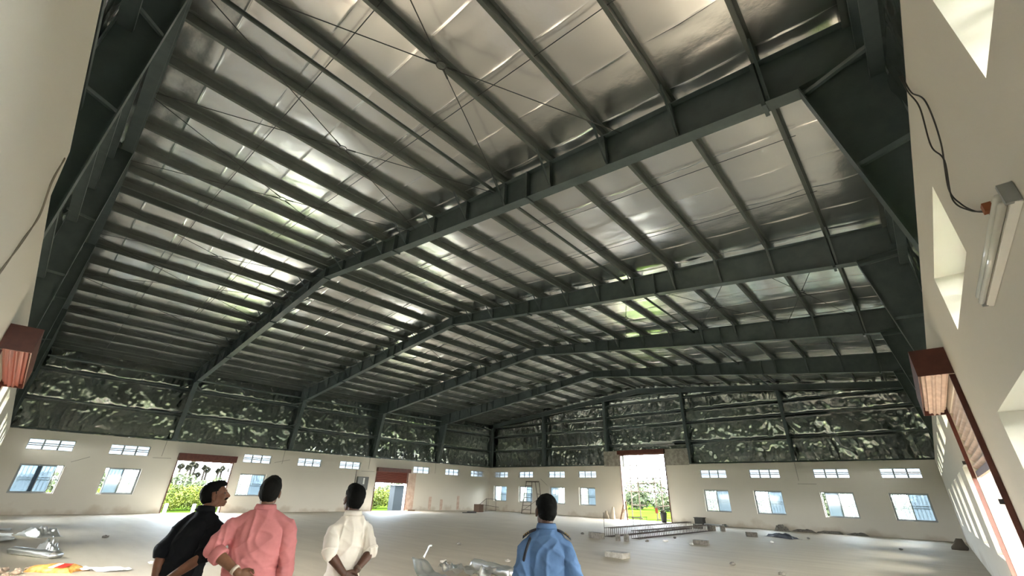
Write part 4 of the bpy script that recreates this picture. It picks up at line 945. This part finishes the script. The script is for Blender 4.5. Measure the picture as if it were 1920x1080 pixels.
def person(loc, yaw_, H, label, group, P):
    S=H/1.70; W_=Warp(P.get('lean',0),P.get('side',0)); e=empty('person',(0,0,0),label,'person',group)
    A=P['arms']   # per side (-1 left, +1 right): elbow, wrist in local coordinates before warping
    wb=P.get('width',1.0)
    sh={s:Vector((s*.178*wb,-.014,1.318)) for s in (-1,1)}
    ws=lambda v: W_(v)*1.0
    # ---- bare body: one continuous figure
    mb=MB()
    tor=[(.84,0,.0,.138,.095),(.93,0,0,.138,.096),(1.02,0,.005,.138,.100),(1.13,0,.004,.146,.104),(1.22,0,0,.155,.102),(1.30,0,-.008,.145,.088),(1.36,0,-.014,.100,.068),(1.405,0,-.016,.075,.062),(1.445,0,-.016,.060,.058)]
    mb.loft([[ws((p.x*wb,p.y,p.z)) for p in ering(z,cx,cy,rx,ry)] for z,cx,cy,rx,ry in tor])
    for s in (-1,1):
        mb.limb([(s*.075*wb,0,.82),(s*.095,.01,.50),(s*.098,-.015,.10)],[.070,.060,.042],14)
        mb.limb([(s*.098,-.03,.05),(s*.108,.06,.040),(s*.112,.13,.030)],[.040,.040,.030],12)
        el,wr=Vector(A[s][0]),Vector(A[s][1])
        a,b,c=ws(sh[s]),ws(el),ws(wr)
        mb.limb([a,a.lerp(b,.5),b,b.lerp(c,.3),b.lerp(c,.75),c],[.045,.041,.039,.042,.032,.027],14)
    neck=ws((0,-.018,1.42))
    # head frame
    hy,hp,hr=P.get('head',(0,0,0)); HR=Euler((hp,hr,hy),'ZXY').to_matrix() if False else (Matrix.Rotation(hy,3,'Z')@Matrix.Rotation(hp,3,'X')@Matrix.Rotation(hr,3,'Y'))
    hc=neck+W_dir(W_,(0,.028,.155))+HR@Vector((0,.018,.0))
    HS=P.get('head_size',1.0); hp_=lambda v: hc+HR@(Vector(v)*HS)
    mb.limb([neck-Vector((0,0,.03)),neck.lerp(hp_((0,-.03,-.06)),.6),hp_((0,-.028,-.03))],[.058,.054,.052],16)
    E_=lambda c,r: mb.ell(hp_(c),tuple(q*HS for q in r),20,14,HR)
    E_((0,-.014,.028),(.076,.097,.086)); E_((0,.028,-.018),(.060,.062,.078)); E_((0,.034,-.066),(.050,.048,.042)); E_((0,.066,-.092),(.024,.020,.020))
    for s in (-1,1):
        E_((s*.043,.052,-.020),(.022,.028,.024)); E_((s*.050,.0,-.062),(.014,.034,.034)); E_((s*.079,-.008,-.012),(.010,.021,.033)); E_((s*.080,-.006,-.036),(.008,.012,.012))
        mb.limb([hp_((s*.014,.086,.022)),hp_((s*.042,.072,.020))],[.011,.009],10)
    mb.limb([hp_((0,.084,.014)),hp_((0,.100,-.012)),hp_((0,.108,-.032))],[.010,.011,.014],12)
    for s in (-1,1): E_((s*.013,.098,-.036),(.010,.012,.009))
    op=P.get('mouth',0.0)
    mb.limb([hp_((-.022,.082,-.058+op*.3)),hp_((0,.093,-.056+op*.3)),hp_((.022,.082,-.058+op*.3))],[.006,.009,.006],10)
    mb.limb([hp_((-.020,.080,-.070-op)),hp_((0,.088,-.072-op)),hp_((.020,.080,-.070-op))],[.006,.009,.006],10)
    for s in (-1,1):
        if s in P.get('hands',{}):
            h_=P['hands'][s]; wr=ws(Vector(A[s][1])); hand(mb,wr,h_[0],h_[1],h_[2],h_[3],size=P.get('hand_size',1.0))
    body=remesh(mb,'body',.0052,3,.5)
    parts=[('body',body,P['skin'])]
    # ---- shirt
    mb=MB(); ease=P.get('ease',.0); hem=P.get('hem',.80)
    st=[(hem,0,-.002,.172+ease,.126+ease),(.90,0,-.003,.166+ease,.122+ease),(1.00,0,-.004,.158+ease,.118+ease),(1.12,0,-.004,.164+ease,.121+ease),(1.22,0,-.005,.174+ease*.7,.122+ease*.5),(1.29,0,-.008,.176,.112),(1.345,0,-.013,.142,.094),(1.385,0,-.017,.108,.080),(1.42,0,-.018,.082,.070),(1.452,0,-.018,.070,.066)]
    mb.loft([[ws((p.x*wb,p.y,p.z)) for p in ering(z,cx,cy,rx,ry,28)] for z,cx,cy,rx,ry in st])
    sl=P.get('sleeve',{}) 
    for s in (-1,1):
        a=ws(sh[s]); b=ws(Vector(A[s][0])); c=ws(Vector(A[s][1])); f_=sl.get(s,1.15); rr=P.get('sleeve_r',.060)
        mb.limb([ws((s*.060,-.018,1.392)),ws((s*.120*wb,-.016,1.352)),a],[.056,.058,.060],16)
        if f_<=1: mb.limb([a,a.lerp(b,f_*.5),a.lerp(b,f_)],[.062,rr+.004,rr+.004],16)
        else:
            k=min(1,f_-1); mb.limb([a,a.lerp(b,.55),b],[.062,rr+.001,rr-.006],16)
            mb.tube([b,b.lerp(c,k*.5),b.lerp(c,k)],[rr-.006,rr-.010,rr-.012],16)
    shirt=remesh(mb,'shirt',.0075,2,.5)
    V=verts(shirt); N=normals(shirt); sd=P.get('seed',1)
    back=np.clip(-N[:,1]*1.0+.25,0,1)
    f1=(1-np.abs(vnoise(V[:,0]*13+2.5*vnoise(V[:,0]*3,V[:,2]*4,seed=sd+8),V[:,2]*4.0+V[:,0]*3,V[:,1]*5,seed=sd)))**3*.011
    f2=(1-np.abs(vnoise(V[:,0]*8-V[:,2]*9,V[:,2]*11+V[:,0]*5,V[:,1]*9,seed=sd+1)))**3*.009
    f3=vnoise(V[:,0]*5,V[:,2]*5,V[:,1]*5,seed=sd+2)*.007
    wz=np.clip((V[:,2]-.95)/.1,0,1)
    waist=(1-np.abs(vnoise(V[:,0]*5,V[:,2]*26,V[:,1]*6,seed=sd+4)))**2*.010*np.exp(-((V[:,2]-1.0)/.07)**2)
    setv(shirt, V+N*(f1*1.25+f2*1.1+f3+waist*1.3-.010)[:,None])
    parts.append(('shirt',shirt,P['shirt']))
    # collar band and fold
    mb=MB(); rg=[]
    for (r,z,dy) in ((.072,1.435,0),(.069,1.475,-.002),(.068,1.487,-.002),(.075,1.480,-.006),(.084,1.452,-.010),(.080,1.445,-.008),(.066,1.44,-.002)):
        rg.append([ws((r*math.cos(2*PI*k/28)*1.02, -.014+dy*abs(math.sin(PI*k/28))+r*.93*math.sin(2*PI*k/28), z-.030*max(0,math.sin(2*PI*k/28)))) for k in range(28)])
    rg.append(rg[0]); mb.loft(rg); parts.append(('collar',mb.mesh('collar',True),P['shirt']))
    # turned-up cuffs where the sleeves end
    if P.get('cuffs'):
        for s in (-1,1):
            a=ws(sh[s]); b=ws(Vector(A[s][0])); c=ws(Vector(A[s][1])); f_=sl.get(s,1.15); rr=P.get('sleeve_r',.060)
            if f_<=1: p,q,r0=a.lerp(b,f_-.09),a.lerp(b,f_+.012),rr+.010
            else: p,q,r0=b.lerp(c,max(0,f_-1-.22)),b.lerp(c,f_-1+.015),rr-.004
            mb=MB(); mb.tube([p,p.lerp(q,.1),p.lerp(q,.9),q,q.lerp(p,.05)],[r0-.006,r0+.002,r0+.002,r0-.001,r0-.012],20); parts.append(('cuff',mb.mesh('cuff',True),P.get('cuffmat',P['shirt'])))
    # trousers, shoes
    mb=MB(); mb.loft([[Vector((p.x*wb,p.y,p.z)) for p in ering(z,0,0,rx,ry)] for z,rx,ry in ((.78,.150,.104),(.86,.146,.102),(.92,.138,.098),(.94,.134,.095))])
    for s in (-1,1): mb.limb([(s*.078*wb,0,.80),(s*.096,.01,.50),(s*.100,-.01,.09)],[.078,.074,.066],16)
    parts.append(('trousers',remesh(mb,'trousers',.009,2),P['trousers']))
    for s in (-1,1):
        mb=MB(); mb.limb([(s*.098,-.04,.045),(s*.108,.05,.045),(s*.114,.14,.038)],[.046,.047,.040],14); sm_=remesh(mb,'shoe',.008,2); v=verts(sm_); v[:,2]=np.maximum(v[:,2],.004); setv(sm_,v); parts.append(('shoe',sm_,M['dark']))
    # hair: a cap over the skull down to the hairline
    mb=MB(); hl=P.get('hair_len',1.0); F_=lambda c,r: mb.ell(Vector(c),r,24,16)
    F_((0,-.018,.034),(.084,.104,.092)); F_((0,-.030,.0),(.078,.088,.085)); 
    if P.get('hair_top'): F_((0,.012,.075),(.066,.082,.052)); F_((.0,.052,.080),(.046,.034,.022))
    hm=remesh(mb,'hair',.0075,2); V=verts(hm)
    bm=bmesh.new(); bm.from_mesh(hm)
    def keep(v):
        y,z,x=v.y,v.z,abs(v.x)
        if y>.045: return z>.058
        if y>.012: return z>.020+max(0,(y-.012))*1.1
        if y>-.022: return z>(.030 if x>.05 and y<.0 else .0)
        return z>-.066*hl+.35*max(0,y+.06)
    bmesh.ops.delete(bm,geom=[v for v in bm.verts if not keep(v.co)],context='VERTS')
    bm.to_mesh(hm); bm.free()
    V=verts(hm); N=normals(hm); n_=vnoise(V[:,0]*70,V[:,1]*70,V[:,2]*70,seed=4)*.0025+vnoise(V[:,0]*25,V[:,1]*25,V[:,2]*25,seed=5)*.003
    V=V+N*n_[:,None]; V=np.array([hp_(v) for v in V]); setv(hm,V)
    hm.polygons.foreach_set('use_smooth',[True]*len(hm.polygons))
    parts.append(('hair',hm,P['hair']))
    for s in (-1,1):
        mb=MB(); mb.ell(hp_((s*.032,.0725,.002)),(.0120,.010,.0075),12,8,HR); parts.append(('eye',mb.mesh('eye',True),M['eye']))
    if P.get('moustache'):
        mb=MB(); mb.limb([hp_((-.028,.080,-.054)),hp_((-.010,.0975,-.046)),hp_((.010,.0975,-.046)),hp_((.028,.080,-.054))],[.006,.009,.009,.006],8); parts.append(('moustache',mb.mesh('moustache',True),P['hair']))
    for nm_,fn in P.get('extras',[]):
        mb=MB(); m_=fn(mb,ws,sh,A,hp_); parts.append((nm_,mb.mesh(nm_,True),m_))
    R=Matrix.Rotation(yaw_,4,'Z'); T=Matrix.Translation(Vector(loc))@R@Matrix.Scale(S,4)
    e.matrix_world=Matrix.Translation(Vector(loc))@R; e.location=loc; e.rotation_euler=(0,0,yaw_)
    bodyobj=None
    for nm_,me,m_ in parts:
        me.transform(Matrix.Scale(S,4)); 
        if len(me.materials)==0: me.materials.append(m_)
        o=bpy.data.objects.new(nm_,me); COL.objects.link(o); o.parent=e
        if nm_=='body': bodyobj=o
    return e
def W_dir(W_,v):
    R=Euler((-W_.lean*.6,W_.side,0)).to_matrix(); return R@Vector(v)
M['eye']=mat('eye_dark',(.10,.085,.075),.25)
HAIR=mat('black_hair',(.004,.0038,.0036),.75,0,.12); bump(HAIR,260,.6,.004,3)
HAIR2=mat('greying_hair',(.006,.0055,.005),.75,0,.12); bump(HAIR2,260,.6,.004,3)
SK1=skin('brown_skin',(.19,.088,.048)); SK2=skin('deep_brown_skin',(.085,.036,.022)); SK3=skin('warm_brown_skin',(.16,.066,.036))
M['pink_cotton']=cloth('pink_cotton',(.57,.205,.205)); M['black_cotton']=cloth('black_cotton',(.007,.0075,.010)); M['white_cotton']=cloth('white_cotton',(.80,.72,.64),dk=.92); M['blue_cotton']=cloth('blue_uniform_cotton',(.105,.185,.345))
M['navy']=cloth('navy_trouser',(.02,.022,.035)); M['grey_t']=cloth('grey_trouser',(.06,.06,.065)); M['black_cord']=mat('black_cord',(.012,.012,.02),.6); M['gold']=mat('gold_braid',(.45,.27,.08),.4,.5)
PG='men standing with their backs to the camera'
BH={-1:((-.185,-.120,1.165),(-.055,-.185,1.020)),1:((.185,-.120,1.165),(.050,-.180,1.030))}
def clasped(): return {-1:((.75,-.12,-.62),(-.55,-.2,-.75),(0,-1,.1),.55), 1:((-.65,-.05,-.72),(.6,-.2,-.7),(0,1,.1),.75)}
def watch(mb,ws,sh,A,hp_):
    c=ws(Vector(A[1][1])); b=ws(Vector(A[1][0])); d=(c-b).normalized(); p=c-d*.02; mb.tube([p-d*.012,p-d*.011,p+d*.011,p+d*.012],[.028,.033,.033,.028],16); return M['strap']
M['strap']=mat('watch_strap',(.10,.06,.04),.5)
person((29.38,2.82,0),math.radians(80),1.675,'man in a white shirt with rolled sleeves, back turned, hands clasped behind',PG,
    dict(skin=SK2,shirt=M['white_cotton'],trousers=M['grey_t'],hair=HAIR,width=.82,sleeve_r=.053,head_size=1.06,arms=BH,hands=clasped(),sleeve={-1:.98,1:.98},cuffs=True,head=(math.radians(8),math.radians(10),0),seed=11,hair_top=True,ease=.004,extras=[('wristband',watch)]))
def strap_l(mb,ws,sh,A,hp_):
    c=ws(Vector(A[-1][1])); b=ws(Vector(A[-1][0])); d=(c-b).normalized(); p=c-d*.03; mb.tube([p-d*.014,p-d*.012,p+d*.012,p+d*.014],[.028,.034,.034,.028],16); return M['pale_strap']
M['pale_strap']=mat('pale_strap',(.5,.42,.34),.5)
person((29.10,2.16,0),math.radians(64),1.72,'man in a pink shirt, left elbow out and hand behind his back',PG,
    dict(skin=SK1,shirt=M['pink_cotton'],trousers=M['navy'],hair=HAIR2,width=1.12,arms={-1:((-.290,-.105,1.170),(-.060,-.215,1.030)),1:((.258,-.03,1.07),(.262,-.01,.82))},
         hands={-1:((.80,-.12,-.45),(-.4,-.2,-.85),(0,-1,.1),.5),1:((.05,.1,-1),(0,-1,0),(-1,0,0),.3)},sleeve={-1:1.35,1:1.72},cuffs=True,head=(math.radians(-6),math.radians(14),math.radians(4)),seed=23,hair_top=True,ease=.010,sleeve_r=.066,extras=[('watch_strap',strap_l)]))
person((28.50,1.845,0),math.radians(40),1.675,'man in a black shirt leaning forward, moustached profile turned to the right',PG,
    dict(skin=SK3,shirt=M['black_cotton'],trousers=M['navy'],hair=HAIR,lean=.15,width=.87,arms={-1:((-.172,-.10,1.12),(-.115,-.12,.88)),1:((.23,-.15,1.11),(.02,-.20,.95))},hands={-1:((.5,-.3,-.8),(-.55,-.2,-.75),(0,-1,.1),.5),1:((-.75,-.1,-.55),(.6,-.2,-.7),(0,1,.1),.7)},
         sleeve={-1:.92,1:.95},cuffs=True,sleeve_r=.055,head=(math.radians(-54),math.radians(14),0),mouth=.008,moustache=True,seed=37,hair_top=True,hair_len=1.15,ease=.008))
# uniformed guard: epaulettes and a dark lanyard round the left shoulder
def epaulette(s):
    def fn(mb,ws,sh,A,hp_):
        a=Vector((s*.085,-.017,1.432)); b=Vector((s*.195,-.014,1.385)); rgs=[]
        for f_ in np.linspace(0,1,6):
            p=a.lerp(b,f_); p.z+=.010*math.sin(PI*f_)-.012*f_; w_=.036+.006*f_
            rgs.append([ws(p+Vector((0,y,z-.10*abs(y)))) for y,z in ((-w_,0),(0,0.004),(w_,0),(w_,.010),(0,.015),(-w_,.010))])
        mb.loft(rgs); return M['black_cord']
    return fn
def gold(s):
    def fn(mb,ws,sh,A,hp_):
        for f_ in (.60,.74,.88):
            p=Vector((s*.085,-.017,1.432)).lerp(Vector((s*.195,-.014,1.385)),f_); p.z+=.010*math.sin(PI*f_)-.012*f_+.013
            mb.obox(ws(p)+Vector((0,-.018,-.001)),(.005,0,0),(0,.020,.002),(0,0,.003))
        return M['gold']
    return fn
def lanyard(mb,ws,sh,A,hp_):
    pts=[]
    for t in np.linspace(0,2*PI,25):
        pts.append(ws((-.150+.030*math.cos(t)-.020*math.sin(t), -.012+.108*math.cos(t+PI/2)*1.0, 1.285+.100*math.sin(t+PI/2))))
    mb.tube(pts,.011,7,False); return M['black_cord']
person((31.01,3.61,0),math.radians(40),1.645,'guard in a pale blue uniform shirt with dark epaulettes, arms at his sides',PG,
    dict(skin=SK2,shirt=M['blue_cotton'],trousers=M['navy'],hair=HAIR,width=.89,head_size=1.05,arms={-1:((-.205,-.045,1.075),(-.215,.02,.83)),1:((.218,-.045,1.075),(.238,.02,.83))},hands={-1:((0,.1,-1),(0,-1,0),(1,0,0),.35),1:((0,.1,-1),(0,-1,0),(-1,0,0),.35)},
         sleeve={-1:.86,1:.84},sleeve_r=.068,cuffs=False,head=(math.radians(20),math.radians(4),0),seed=51,ease=.004,hem=.84,
         extras=[('epaulette',epaulette(-1)),('epaulette',epaulette(1)),('rank_braid',gold(-1)),('rank_braid',gold(1)),('lanyard',lanyard)]))
